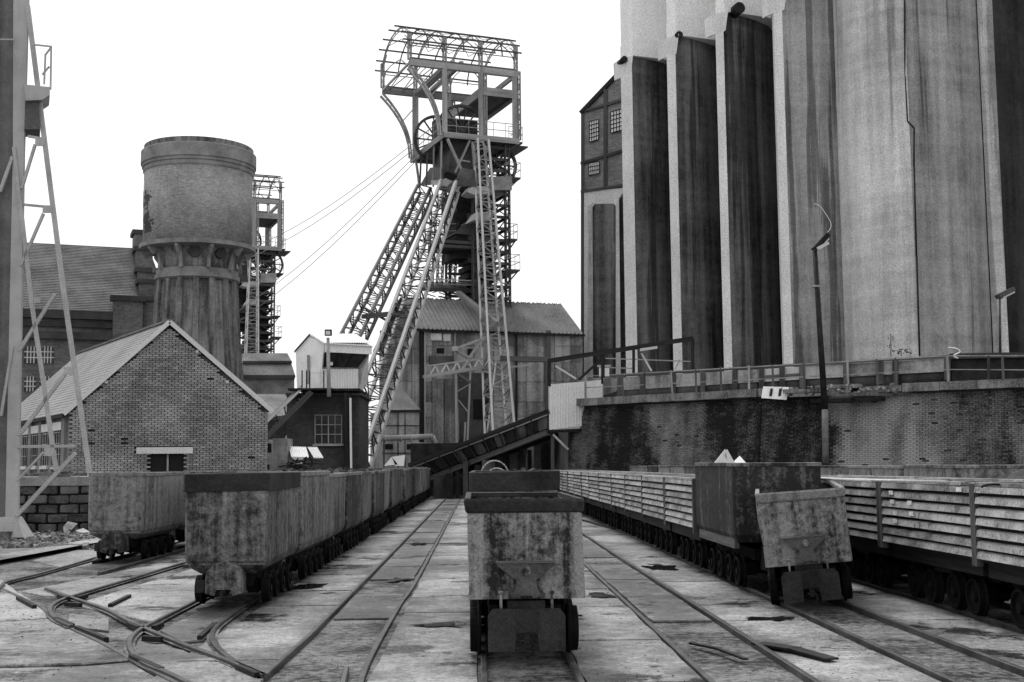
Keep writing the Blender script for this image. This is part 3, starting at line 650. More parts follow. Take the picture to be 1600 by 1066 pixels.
# ------------------------------------------------------------------ brick house
HC = V((at(107, 728, 45).x, 45, 0)); gdir = V((6.92, .8, 0)).normalized(); sdir = V((-6.9, 12, 0)).normalized(); W_ = 6.95; Lh = 14.0
house = thing('brick_house', HC, 'low brick house with a steep pale slate roof facing the yard at the left', 'house')
HE = at(107, 640, 45).z; HA = onp(263, 503, HC, gdir); tA = (HA-HC).dot(gdir); HZ = HA.z
def H(s_, d_, z): return HC+gdir*s_+sdir*d_+V((0, 0, z))
mb = MB(); mb.loft([[H(0, .12, 0), H(W_, .12, 0), H(W_, .12, HE), H(tA, .12, HZ-.12), H(0, .12, HE)], [H(0, Lh, 0), H(W_, Lh, 0), H(W_, Lh, HE), H(tA, Lh, HZ-.12), H(0, Lh, HE)]]); mb.build('wall', M_MORTAR, house)
bk = MB(); nrm = V((gdir.y, -gdir.x, 0)); row = 0; z = .4
wx0, wx1 = (onp(232, 700, HC, gdir)-HC).dot(gdir), (onp(288, 700, HC, gdir)-HC).dot(gdir); wz1 = onp(260, 709, HC, gdir).z; wz0 = .9
lx0, lx1 = (onp(214, 700, HC, gdir)-HC).dot(gdir), (onp(302, 700, HC, gdir)-HC).dot(gdir); lz1 = onp(260, 699, HC, gdir).z
while z < HZ-.15:
    s_ = -.0 if row % 2 else .12
    while s_ < W_:
        lim = HE+(HZ-HE)*(s_/tA if s_ < tA else (W_-s_)/(W_-tA))-.12; e = min(s_+.215, W_)
        lim2 = HE+(HZ-HE)*(e/tA if e < tA else (W_-e)/(W_-tA))-.12
        inwin = (wx0 < (s_+e)/2 < wx1 and wz0 < z < wz1) or (lx0 < (s_+e)/2 < lx1 and wz1-.03 < z < lz1)
        if z+.065 < min(lim, lim2)+.05 and not inwin and rnd.random() > .004:
            pr = .012+jit(.006); c = H((s_+e)/2, 0, z+.033); t_ = rnd.random()
            if rnd.random() < .08: t_ += .6
            bk.box(c+nrm*pr, (e-s_-.012, .26, .062), (gdir, -nrm, V((0, 0, 1))), t_)
        s_ += .228
    row += 1; z += .077
o = bk.build('gable_bricks', M_BRICK, house); o['kind'] = 'stuff'
wn = MB(); wn.box(H((wx0+wx1)/2, .06, (wz0+wz1)/2), (wx1-wx0, .1, wz1-wz0), (gdir, -nrm, V((0, 0, 1)))); win = wn.build('window', M_DARK, house)
mb = MB(); mb.box(H((wx0+wx1)/2+.05, -.02, (wz0+wz1)/2), (.06, .06, wz1-wz0), (gdir, -nrm, V((0, 0, 1)))); mb.build('frame', M_WOOD, win)
mb = MB(); mb.box(H((lx0+lx1)/2, -.01, (wz1+lz1)/2), (lx1-lx0, .3, lz1-wz1), (gdir, -nrm, V((0, 0, 1)))); mb.build('lintel', M_VERGE, house)
# roof slopes (slates in rows), verges
def roofslope(e0, e1, r0, r1, name, nrows=26):
    mb = MB(); 
    for k in range(nrows):
        a0, a1 = k/nrows, (k+1)/nrows; up = V((0, 0, .02))
        p, q, r_, s_ = e0.lerp(r0, a0), e1.lerp(r1, a0), e1.lerp(r1, a1), e0.lerp(r0, a1)
        mb.hexa([p, q, r_-up, s_-up, p+up*1.6, q+up*1.6, r_+up*.6, s_+up*.6])
    return mb.build(name, M_ROOF, house)
eL0, eL1 = H(-.25, -.22, HE-.15), H(-.25, Lh+.2, HE-.15); rg0, rg1 = H(tA, -.22, HZ), H(tA, Lh+.2, HZ); eR0, eR1 = H(W_+.12, -.22, HE-.1), H(W_+.12, Lh+.2, HE-.1)
roofslope(eL1, eL0, rg1, rg0, 'roof'); roofslope(eR0, eR1, rg0, rg1, 'roof')
for a, b in ((eL0, rg0), (eR0, rg0)):
    bar('verge', a+V((0, -.03, -.02)), b+V((0, -.03, -.02)), .06, M_VERGE, house, h=.16)
bar('gutter', eL0+V((0, 0, -.08)), eL1+V((0, 0, -.08)), .1, M_IRON, house); bar('ridge', rg0+V((0, 0, .03)), rg1+V((0, 0, .03)), .2, M_SLATE, house, h=.08)
for px, py in ((213, 553), (308, 549), (166, 597), (355, 597)):
    q = onp(px, py, HC-nrm*-.2, gdir); bar('purlin', q, q+V((0, .5, 0)), .1, M_STEELP if py != 553 else M_IRON, house)
# side wall windows
for i in range(4):
    d0 = 1.0+i*2.05; sn = V((-sdir.y, sdir.x, 0)); wz = (1.75, 3.02)
    mb = MB(); mb.box(H(0, d0+.6, (wz[0]+wz[1])/2)+sn*.03, (1.1, .1, wz[1]-wz[0]), (sdir, sn, V((0, 0, 1)))); wi = mb.build('window', M_DARK, house)
    fr = MB()
    for k in range(3): fr.box(H(0, d0+.2+k*.4, (wz[0]+wz[1])/2)+sn*.1, (.03, .03, wz[1]-wz[0]), (sdir, sn, V((0, 0, 1))))
    for k in range(4): fr.box(H(0, d0+.6, wz[0]+k*.4)+sn*.105, (1.05, .03, .03), (sdir, sn, V((0, 0, 1))))
    fr.build('frame', M_STEEL, wi)
    mb = MB(); mb.box(H(0, d0+.6, 3.18)+sn*.03, (1.5, .18, .3), (sdir, sn, V((0, 0, 1)))); mb.build('lintel', M_VERGE, house)
    mb = MB(); mb.box(H(0, d0+.6, 1.68)+sn*.05, (1.3, .25, .12), (sdir, sn, V((0, 0, 1)))); mb.build('sill', M_VERGE, house)
    mb = MB(); mb.box(H(0, d0-.42, 2.3)+sn*.06, (.55, .12, 2.4), (sdir, sn, V((0, 0, 1)))); mb.build('pier', M_MORTAR, house)
from mathutils import noise as _nz0
# ------------------------------------------------------------------ water tower
TC = V((at(303.5, 728, 75).x, 75, 0)); S_ = 75/1960
wt = thing('water_tower', TC, 'round brick water tower with a wide tank on a ribbed shaft', 'water tower')
def tz(y): return at(309, y, 75).z
def cyl(name, prof, m, n=64, smooth=True):
    mb = MB(); mb.loft([[TC+V((r_*math.cos(2*math.pi*i/n), r_*math.sin(2*math.pi*i/n), z)) for i in range(n)] for r_, z in prof], smooth=smooth); return mb.build(name, m, wt, origin=TC)
z0, z1 = tz(386), tz(268)
cyl('tank', [(3.2, z0-.1), (3.22, (z0+z1)/2), (3.2, z1+.2)], M_TOWER)
zt = tz(269)
cyl('cornice', [(3.2, zt-.3), (3.27, zt-.2), (3.27, zt), (3.34, zt+.05), (3.34, zt+.2), (3.41, zt+.25), (3.41, zt+1.0), (3.34, zt+1.06), (3.22, zt+1.1)], M_TOWERC, smooth=False)
cyl('parapet', [(3.22, zt+1.0), (3.24, zt+1.38), (2.95, zt+1.42)], M_TOWERD, smooth=False)
cyl('ledge', [(3.2, z0-.35), (3.42, z0-.3), (3.42, z0-.05), (3.2, z0)], M_TOWERC, smooth=False)
z2, z3 = tz(430), tz(620)
cyl('neck', [(2.35, z2), (2.3, z2+.6), (2.4, z2+1.1), (2.75, z2+1.6), (3.1, z0-.3)], M_TOWERD)
cyl('collar', [(2.3, z2-.5), (2.5, z2-.4), (2.5, z2-.15), (2.42, z2-.1), (2.42, z2+.15), (2.3, z2+.2)], M_TOWERC, smooth=False)
cyl('shaft', [(3.0, 0), (2.72, z3), (2.4, (z2+z3)/2), (2.2, z2-.4)], M_TOWERD)
n = 16
for i in range(n):
    a = 2*math.pi*(i+.5)/n; dr = V((math.cos(a), math.sin(a), 0))
    if dr.y > .55: continue
    mb = MB(); sd_ = V((-dr.y, dr.x, 0)); wq = .16
    P = [(2.95, .0), (2.82, z3), (2.5, (z2+z3)/2), (2.34, z2-.45)]
    mb.loft([[TC+dr*(r_+.07)+sd_*wq+V((0, 0, z)), TC+dr*(r_-.25)+sd_*wq+V((0, 0, z)), TC+dr*(r_-.25)-sd_*wq+V((0, 0, z)), TC+dr*(r_+.07)-sd_*wq+V((0, 0, z))] for r_, z in P]); mb.build('rib', M_TOWERD, wt)
for i in range(10):
    a = 2*math.pi*(i+.25)/10; dr = V((math.cos(a), math.sin(a), 0)); sd_ = V((-dr.y, dr.x, 0))
    mb = MB(); P = [(2.3, z2+.1), (2.62, z2+.1), (2.62, z2+.7), (2.75, z2+1.2), (3.0, z0-.8), (3.3, z0-.45), (3.3, z0-.02), (2.9, z0-.02)]
    mb.loft([[TC+dr*r_+sd_*q*.1+V((0, 0, z)) for r_, z in P] for q in (1, -1)]); mb.build('bracket', M_TOWERC, wt)
    if i in (7, 8):
        a2 = a+math.pi/10; d2 = V((math.cos(a2), math.sin(a2), 0)); s2 = V((-d2.y, d2.x, 0)); mb = MB()
        P = [TC+d2*2.55+s2*(.35*math.cos(t))+V((0, 0, z2+1.0+(.42*math.sin(t) if math.sin(t) > 0 else .3*math.sin(t)))) for t in [2*math.pi*k/14 for k in range(14)]]
        mb.loft([P, [p-d2*.3 for p in P]]); mb.build('niche', M_HALLD, wt)
pb = MB(); rw_ = 0; zz = tz(372)
while zz < tz(295):
    for k in range(60):
        a_ = math.pi+.28+k*.07*.95/1.0*.5+(rw_ % 2)*.02
        if a_ > math.pi*1.45: break
        u0 = (a_-math.pi)/.9; w0 = (zz-tz(372))/(tz(295)-tz(372)); q = _nz0.noise(V((u0*5, w0*6, 1.3)))+_nz0.noise(V((u0*16, w0*20, 4)))*.6
        if q+.55-abs(u0-.72+.25*w0)*2.0-max(0, w0-.75)*2 > .30:
            dr_ = V((math.cos(a_), math.sin(a_), 0)); pb.box(TC+dr_*3.2+V((0, 0, zz)), (.05, .115, .068), (dr_, V((-dr_.y, dr_.x, 0)), V((0, 0, 1))))
    zz += .075; rw_ += 1
if pb.v: o = pb.build('sooty_bricks', M_HALLD, wt); o['kind'] = 'stuff'
# ------------------------------------------------------------------ engine hall behind
HP = V((at(35, 728, 82).x, 82, 0)); uh = V((*U20, 0)).normalized(); vh = V((*V20, 0)).normalized()
hall = thing('engine_hall', HP, 'long brick engine hall with a steep dark roof and stepped gable behind the house', 'hall')
def HH(x, y, off=0.0): return onp(x, y, HP+vh*off, uh)
hz = [HH(190, y).z for y in (640, 518, 487)]; ridge = HH(120, 384, 7)
a0 = -14; a1 = (HH(228, 600)-HP).dot(uh)
def hp(a, b, z): return HP+uh*a+vh*b+V((0, 0, z))
ztop = HH(100, 487).z; zr = HH(120, 384, 6.5).z
mb = MB(); mb.loft([[hp(a, 0, 0), hp(a, 13, 0), hp(a, 13, ztop), hp(a, 6.5, zr-.15), hp(a, 0, ztop)] for a in (a0, a1)][::-1]); mb.build('wall', M_HALL, hall)
mb = MB()
nr = 42
for k in range(nr):
    f0, f1 = k/nr, (k+1)/nr; P = lambda a, f, dz: hp(a, -.4+6.9*f, ztop+(zr-ztop)*f+dz)
    mb.hexa([P(a0, f0, .03), P(a1-.5, f0, .03), P(a1-.5, f1, .0), P(a0, f1, .0), P(a0, f0, .12), P(a1-.5, f0, .12), P(a1-.5, f1, .05), P(a0, f1, .05)])
mb.build('roof', M_SLATE, hall)
for yb, dz, dpt in ((487, .5, .45), (503, .35, .25), (519, .5, .4), (524, .2, .2)):
    zc = HH(100, yb).z; mb = MB(); mb.box(hp((a0+a1)/2-.6, -dpt/2-.01, zc-dz/2), (a1-a0-1.0, dpt, dz), (uh, vh, V((0, 0, 1)))); mb.build('cornice', M_HALLD, hall)
for k, (xa, xb, ya, yb) in enumerate(((38, 58, 541, 568), (65, 84, 541, 568), (38, 56, 588, 612), (62, 80, 588, 612), (8, 28, 541, 568))):
    p, q = HH(xa, ya), HH(xb, yb); mb = MB(); c = (p+q)/2; wv, hv = (q-p).dot(uh), p.z-q.z
    P = [c+uh*(wv/2*math.cos(t))+V((0, 0, hv*.3+hv*.2*math.sin(t))) for t in [math.pi*k/8 for k in range(9)]]+[c-uh*wv/2-V((0, 0, hv/2)), c+uh*wv/2-V((0, 0, hv/2))]
    mb.loft([[v_-vh*.05 for v_ in P], [v_+vh*.1 for v_ in P]]); wi = mb.build('window', M_GLASS, hall)
    fr = MB()
    for j in range(1, 4): fr.box(c+uh*(wv*(j/4-.5))-vh*.08, (.07, .05, hv), (uh, vh, V((0, 0, 1))))
    for j in range(1, 3): fr.box(c+V((0, 0, hv*(j/3-.5)))-vh*.085, (wv, .05, .07), (uh, vh, V((0, 0, 1))))
    fr.build('frame', M_STEELP, wi)
# stepped gable at the right end
for k, (s0, s1, yb) in enumerate(((0, 1.2, 470), (1.2, 2.6, 443), (2.6, 4.2, 425), (4.2, 5.6, 392), (5.6, 7.4, 366))):
    zc = onp(232, yb, HP+uh*a1, vh).z if False else HH(228, yb, s0).z
    mb = MB(); mb.box(hp(a1+.1, (s0+s1)/2, zc/2+.01*k), (1.1+.02*k, s1-s0, zc), (uh, vh, V((0, 0, 1)))); mb.build('gable', M_HALL, hall)
    mb = MB(); mb.box(hp(a1+.1, (s0+s1)/2, zc+.14), (1.5, s1-s0+.25, .3), (uh, vh, V((0, 0, 1)))); mb.build('coping', M_HALLD, hall)
mb = MB(); zc = HH(205, 472).z; mb.box(hp(a1-1.3, -.3, zc/2), (1.9, .5, zc), (uh, vh, V((0, 0, 1)))); mb.build('buttress', M_HALL, hall)
mb = MB(); mb.box(hp(a1-1.3, -.35, zc+.15), (2.3, .8, .35), (uh, vh, V((0, 0, 1)))); mb.build('coping', M_HALLD, hall)
# ------------------------------------------------------------------ small far buildings
FP = V((at(396, 728, 105).x, 105, 0)); far_b = thing('far_building', FP, 'small grey building with a mansard roof between the tower and the white cabin', 'building')
def Fb(x, y, off=0): return onp(x, y, FP+vh*off, uh)
def slabb(name, x0, x1, y0, y1, m, d0=0, d1=4, par=far_b, fn=Fb):
    p, q, r_, s_ = fn(x0, y1, d0), fn(x1, y1, d0), fn(x1, y0, d0), fn(x0, y0, d0); mb = MB(); mb.loft([[p, q, r_, s_], [v_+vh*(d1-d0) for v_ in (p, q, r_, s_)]]); return mb.build(name, m, par)
slabb('wall', 380, 460, 592, 725, M_TOWERC); slabb('cornice', 378, 461, 586, 592, M_HALLD, -.3)
P = [Fb(378, 589, -.2), Fb(462, 589, -.2), Fb(455, 567, .6), Fb(380, 567, .6)]; mb = MB(); mb.loft([P, [p+vh*4 for p in P]]); mb.build('roof', M_SHEETR, far_b)
P = [Fb(378, 567, .4), Fb(457, 567, .4), Fb(449, 552, 1.6), Fb(380, 552, 1.6)]; mb = MB(); mb.loft([P, [p+vh*3 for p in P]]); mb.build('upper_roof', M_SLATE, far_b)
slabb('attic', 380, 456, 564, 568, M_HALLD, .3, 4.2)
SP = V((at(405, 728, 85).x, 85, 0)); shed = thing('low_shed', SP, 'dark low shed roof under the outside stair, behind the brick house', 'shed')
fs = lambda x, y, off=0: onp(x, y, SP+vh*off, uh)
slabb('wall', 395, 475, 650, 725, M_BRICKD, par=shed, fn=fs); P = [fs(392, 650, -.2), fs(478, 650, -.2), fs(470, 616, 3), fs(398, 616, 3)]; mb = MB(); mb.loft([P, [p+V((0, .1, -.3)) for p in P]]); mb.build('roof', M_SLATE, shed)
bar('gutter', fs(395, 648, -.3), fs(432, 650, -.3), .15, M_STEELP, shed)
# ------------------------------------------------------------------ grey kiosk + canopy
KD = 48; k_ = thing('kiosk', G(430, 795), 'small pale sheet kiosk with a dark window right of the brick house', 'kiosk')
kx = lambda x, y, d=0: at(x, y, KD)+V((0, d, 0))
def boxpx(name, x0, x1, y0, y1, m, par, D, dep=1.5, **k):
    mb = MB(); P = [at(x0, y1, D), at(x1, y1, D), at(x1, y0, D), at(x0, y0, D)]; mb.loft([P, [p+V((0, dep, 0)) for p in P]]); return mb.build(name, m, par, **k)
boxpx('body', 403, 426, 687, 790, M_SHEET, k_, KD, 1.5)
boxpx('side_panel', 426.2, 449, 685, 790, M_WOOD, k_, KD+.1, 1.4)
boxpx('window', 405, 424, 693, 707, M_DARK, k_, KD-.03, .1)
boxpx('vent', 406, 421, 726, 734, M_DARK, k_, KD-.03, .1)
cn_ = thing('canopy', at(475, 700, 50), 'torn white corrugated canopy sheets hanging right of the kiosk', 'canopy')
def corr(name, c0, c1, c2, n, amp, m, par, th=.01):
    """corrugated sheet: c0->c1 across the ribs, c0->c2 along them"""
    c0, c1, c2 = v3(c0), v3(c1), v3(c2); nn = (c1-c0).cross(c2-c0).normalized(); mb = MB(); rr_ = []
    k = n*2
    for i in range(k+1): rr_.append(c0.lerp(c1, i/k)+nn*(amp*(1 if i % 2 else -1)))
    dn = c2-c0; a = mb.pts(rr_+[p+dn for p in rr_]); 
    for i in range(k): mb.face((a+i, a+i+1, a+k+2+i, a+k+1+i))
    b_ = mb.pts([p-nn*th for p in rr_]+[p+dn-nn*th for p in rr_])
    for i in range(k): mb.face((b_+i+1, b_+i, b_+k+1+i, b_+k+2+i))
    return mb.build(name, m, par)
corr('sheet', at(451, 698, 49), at(478, 699, 49), at(455, 714, 48), 9, .025, M_WHITE, cn_)
corr('sheet', at(480, 699, 49.1), at(495, 699, 49.1), at(490, 716, 48.2), 6, .025, M_WHITE, cn_)
corr('sheet', at(451, 713, 49.6), at(474, 713, 49.6), at(451, 727, 49.5), 8, .02, M_WHITE, cn_)
jb = MB()
for i in range(30):
    c = at(rnd.uniform(450, 500), rnd.uniform(718, 735), 47+rnd.random()); d = V((jit(.4), jit(.3), jit(.15))); jb.tube(c-d, c+d, .025, 5)
o = jb.build('scrap_heap', M_IRON); o['kind'] = 'stuff'; o['label'] = 'tangle of dark scrap under the torn canopy'
# ------------------------------------------------------------------ brick switch building with white cabin
CD = 57.0; CP = V((at(561, 728, CD).x, CD, 0)); sw = thing('brick_outhouse', CP, 'dark brick building with a large gridded window under the white cabin', 'building')
def Cp(x, y, off=0.0): return onp(x, y, CP+V((0, off, 0)), (1, 0, 0))
def cb(name, x0, x1, y0, y1, m, par, off=0, dep=.3):
    P = [Cp(x0, y1, off), Cp(x1, y1, off), Cp(x1, y0, off), Cp(x0, y0, off)]; mb = MB(); mb.loft([P, [p+V((0, dep, 0)) for p in P]]); return mb.build(name, m, par)
cb('wall', 448, 561, 618, 792, M_BRICKD, sw, 0, 5); cb('coping', 446, 565, 614, 618, M_HALLD, sw, -.15, 5.3)
wi = cb('window', 492, 534, 648, 694, M_GLASS, sw, -.02, .1); 
for k in range(5): cb('glazing_bar', 491.5+k*10.4, 493+k*10.4, 648, 694, M_STEEL, wi, -.06, .04)
for k in range(4): cb('glazing_bar', 491.5, 534, 648+k*15, 649.4+k*15, M_STEEL, wi, -.065, .04)
cb('sill', 488, 537, 694, 697, M_STEEL, sw, -.15, .2)
bar('downpipe', Cp(549.5, 792, -.5), Cp(547.5, 622, -.5), .09, M_WHITE, sw); bar('post', Cp(541, 792, -.4), Cp(541, 614, -.4), .22, M_IRON, sw); bar('post', Cp(546, 792, -.3), Cp(545, 614, -.3), .2, M_IRON, sw)
cabin = thing('control_cabin', Cp(530, 607), 'white corrugated control cabin with slanted dark windows on the brick building', 'cabin')
def cabp(x, y, off): return Cp(x, y, off)
# front panel, side, fascia, roof
A0, A1 = cabp(500, 607, -.3), cabp(560, 607, -.3)
corr('front_panel', cabp(500, 577, -.3), cabp(560, 577, -.3), cabp(500, 607, -.3), 15, .02, M_WHITE, cabin)
corr('fascia', cabp(507, 535, -.9), cabp(581, 539, -.9), cabp(507, 550, -.9), 18, .02, M_WHITE, cabin)
mb = MB(); P = [cabp(506, 551, -.85), cabp(575, 552, -.85), cabp(558, 574, -.32), cabp(504, 573, -.32)]; mb.loft([P[::-1], [p+V((0, .1, -.02)) for p in P[::-1]]]); cw = mb.build('window', M_GLASS, cabin)
for t in (.0, .33, .66, 1): bar('mullion', P[0].lerp(P[1], t)+V((0, -.02, 0)), P[3].lerp(P[2], t)+V((0, -.02, 0)), .05, M_STEELP if t == 0 else M_IRON, cw)
cb('inner_panel', 511, 520, 555, 571, M_WHITE, cabin, -.5, .05)
cb('wall', 502, 559, 540, 605, M_WHITE, cabin, .1, 2.9)
mb = MB(); P = [cabp(462, 548, 1.0), cabp(483, 526, .6), cabp(507, 537, -.3), cabp(500, 607, -.2), cabp(464, 607, .9)]; mb.loft([P, [p+V((0, .12, 0)) for p in P]]); mb.build('side_wall', M_WHITE, cabin)
mb = MB(); P = [cabp(554, 523, .6), cabp(582, 541, -.9), cabp(576, 556, -.8), cabp(574, 600, 2.0), cabp(561, 607, -.2)]; mb.loft([P, [p+V((0, .12, 0)) for p in P]]); mb.build('side_wall', M_WHITE, cabin)
corr('roof', cabp(483, 522, 1.0), cabp(553, 522, 1.0), cabp(507, 536, -1.0), 20, .02, M_WHITE, cabin)
mb = MB(); P = [cabp(483, 522, 1.0), cabp(554, 522, 1.0), cabp(582, 540, -1.0), cabp(506, 535.5, -1.0)]; mb.loft([P, [p-V((0, 0, .05)) for p in P]]); mb.build('roof_deck', M_WHITE, cabin)
mb = MB(); P = [cabp(459, 549, 3.2), cabp(483, 521.5, 1.0), cabp(553, 521.5, 1.0), cabp(540, 549, 3.2)]; mb.loft([P, [p-V((0, 0, .06)) for p in P]]); mb.build('roof_deck', M_WHITE, cabin)
bar('verge', cabp(461, 549, .9), cabp(484, 523, .5), .05, M_IRON, cabin)
mb = MB(); mb.beam(cabp(482, 555, .3), cabp(482, 600, .3), .12, .06); mb.build('door_post', M_STEEL, cabin)
cb('floor', 466, 562, 607, 611, M_IRON, cabin, -.5, 3.4)
# stair
stair = thing('outside_stair', Cp(415, 790, -1), 'steel outside stair with pale handrails climbing to the white cabin', 'stair')
for off in (-1.2, -.4):
    bar('stringer', Cp(400, 700, off), Cp(487, 612, off), .08, M_STEELD, stair, h=.24)
    bar('handrail', Cp(404, 672 if off == -1.2 else 667, off), Cp(472, 607 if off == -1.2 else 603, off), .1, M_STEELP, stair)
    for k in range(6): f = k/5; bar('baluster', Cp(404+66*f, 671-64*f, off), Cp(408+66*f, 690-64*f, off), .05, M_IRON, stair)
for k in range(17):
    f = k/16; c = Cp(402+82*f, 697-83*f, -.8); mb = MB(); mb.box(c, (.3, .8, .04)); mb.build('tread', M_STEELD, stair)
mb = MB(); c = Cp(487, 609, -.8); mb.box(c, (2.0, 1.0, .08)); mb.build('landing', M_IRON, stair)
for x in (472, 479, 484, 506): bar('baluster', Cp(x, 609, -1.25), Cp(x, 579, -1.25), .05, M_IRON, stair)
bar('handrail', Cp(484, 583, -1.25), Cp(507, 583, -1.25), .03, M_STEELP, stair)
lp = thing('floodlight_post', Cp(513, 610, -1.6), 'post with a square floodlight in front of the white cabin', 'lamp post')
mb = MB(); mb.tube(Cp(514, 620, -1.6), Cp(512.5, 528, -1.6), .09, 10, .07); mb.build('pole', M_STEEL, lp)
mb = MB(); c = Cp(513, 520, -1.7); mb.box(c, (.3, .22, .27)); l_ = mb.build('lamp_head', M_IRON, lp); mb = MB(); mb.box(c+V((0, -.13, -.02)), (.2, .03, .17)); mb.build('glass', M_PANE, l_)
# ================================================================== MAIN HEADFRAME
P0 = V((at(697, 728, 80).x, 80, 0)); u_ = V((*U20, 0)).normalized(); v_ = V((*V20, 0)).normalized(); BB = 6.5
hf = thing('headframe', (P0.x, P0.y, 0), 'tall steel pit headframe with an open arched top and two sloping lattice legs', 'headframe')
def F(x, y, b=0.0): return onp(x, y, P0+v_*b, u_)
def S(x, y, a=0.0): return onp(x, y, P0+u_*a, v_)
def T(a, b, z): return P0+u_*a+v_*b+V((0, 0, z))
def B_(name, p, q, wd, m=M_STEEL, h=None): return bar(name, p, q, wd, m, hf, h=h)
def la(p): return (v3(p)-P0).dot(u_)
zb = F(697, 104).z; zdk = F(697, 210).z; aL = la(F(640, 100)); aR = la(F(806, 118)); aM = la(F(751, 112))
def lattice(name, P, Q, wp, wq, n, ax=None, cw=.12, bw=.06, m=M_STEEL, mb_=None, par=hf, plates=()):
    P, Q = v3(P), v3(Q); d = (Q-P).normalized(); s_ = v3(ax) if ax is not None else u_; s_ = (s_-d*s_.dot(d)).normalized(); t_ = d.cross(s_)
    leg = bpy.data.objects.new(name, None); COL.objects.link(leg); leg.parent = par; leg.matrix_parent_inverse = pinv(par); leg.location = P
    def C(i, f): a, b = ((-1, -1), (1, -1), (1, 1), (-1, 1))[i]; w_ = (wp+(wq-wp)*f)/2; return P.lerp(Q, f)+s_*(a*w_)+t_*(b*w_)
    for i in range(4): bar('chord', C(i, 0), C(i, 1), cw, m, leg)
    for k in range(n+1):
        for i in range(4):
            j = (i+1) % 4; f = k/n
            if i % 2 == 0 or k % 2 == 0: bar('batten', C(i, f), C(j, f), bw, mb_ or m, leg)
            if k < n:
                a, b = (i, j) if k % 2 else (j, i); bar('brace', C(a, f), C(b, (k+1)/n), bw, mb_ or m, leg, h=bw*.6)
    return leg
# decks
def deck(name, P, th, m):
    mb = MB(); mb.loft([[v3(p)-V((0, 0, th)) for p in P], [v3(p) for p in P]]); return mb.build(name, m, hf)
aE = la(F(808, 215)); zp = F(697, 208).z
deck('platform', [T(-.1, -.1, zp), T(aE+.1, -.1, zp), T(aE+.1, BB+.6, zp), T(-.1, BB+.6, zp)], .12, M_STEELD)
for a, b in ((T(-.1, -.15, zp-.15), T(aE+.1, -.15, zp-.15)), (T(-.1, -.15, zp-.15), T(-.1, BB+.8, zp-.15)), (T(aE, 0, zp-.15), T(aE, BB, zp-.15)), (T(-.1, BB+.6, zp-.15), T(aE, BB+.6, zp-.15))): B_('edge_girder', a, b, .1, M_STEEL, .38)
deck('side_platform', [T(aE+.1, 1, zp-.1), T(aE+1.2, 1, zp-.1), T(aE+1.2, 4, zp-.1), T(aE+.1, 4, zp-.1)], .1, M_STEELD)
zu = F(751, 143).z; zu2 = F(806, 144).z; zu = (zu+zu2)/2
deck('upper_deck', [T(aM, -.05, zu), T(aR+.1, -.05, zu), T(aR+.1, BB-.4, zu), T(aM, BB-.4, zu)], .1, M_STEELD)
for a, b in ((T(aM, -.1, zu-.1), T(aR+.1, -.1, zu-.1)), (T(aM, -.1, zu-.1), T(aM, BB-.4, zu-.1)), (T(aR, 0, zu-.1), T(aR, BB-.4, zu-.1))): B_('deck_girder', a, b, .1, M_STEEL, .55)
# columns
for a in (0.0, aM, aR-.1):
    for b in (0.0, BB):
        if a == 0.0: B_('column', T(a, b, zp), T(a, b, zb+.2), .34 if b == 0 else .42, M_STEEL)
        else: B_('column', T(a, b, zp), T(a, b, zb+.2), .34, M_STEEL); lattice('lattice_column', T(a+.32, b, zp), T(a+.32, b, zb+.2), .16, .16, 9, cw=.06, bw=.04)
# crane beams
for b in (0, BB):
    B_('crane_beam', T(aL, b, zb), T(aR+.1, b, zb), .3, M_STEEL, .42)
    B_('crane_rail', T(aL, b, zb+.3), T(aR, b, zb+.3), .1, M_STEELD, .12)
for a in (aL, 0, aR): B_('cross_beam', T(a, 0, zb-.02), T(a, BB, zb-.02), .1 if a == aL else .2, M_STEEL, .14 if a == aL else .3)
B_('crane_girder', T(.6, 0, zb+.35), T(.6, BB, zb+.35), .25, M_STEEL, .3); B_('crane_girder', T(1.2, 0, zb+.35), T(1.2, BB, zb+.35), .25, M_STEEL, .3)
# curved brackets carrying the left overhang
for b in (0, BB):
    for off in (0, .22):
        pts = []
        for k in range(13):
            t = R(90*k/12); pts.append(T((aL+.1)*(math.cos(t))**.95*1+(-.28), b, zp+.1+(zb-.35-zp)*(1-(1-math.sin(t)) if False else (1-(1-math.cos(t))) if False else (math.cos(t)**.55 if math.cos(t) > 0 else 0))))
        pts = [T(-.3-off*.7+(aL+.3)*((k/12)**2.2), b, zp-.2+(zb+.0-zp)*(k/12)-off*(k/12)) for k in range(13)]
        for p, q in zip(pts, pts[1:]): B_('curved_bracket', p, q, .12, M_STEEL, .14)
        if off == 0: base_ = pts
        else:
            for k in range(1, 12): B_('bracket_web', base_[k], pts[k], .06, M_STEEL)
    B_('bracket_tie', base_[7], T(-.05, b, zb-1.0), .07)
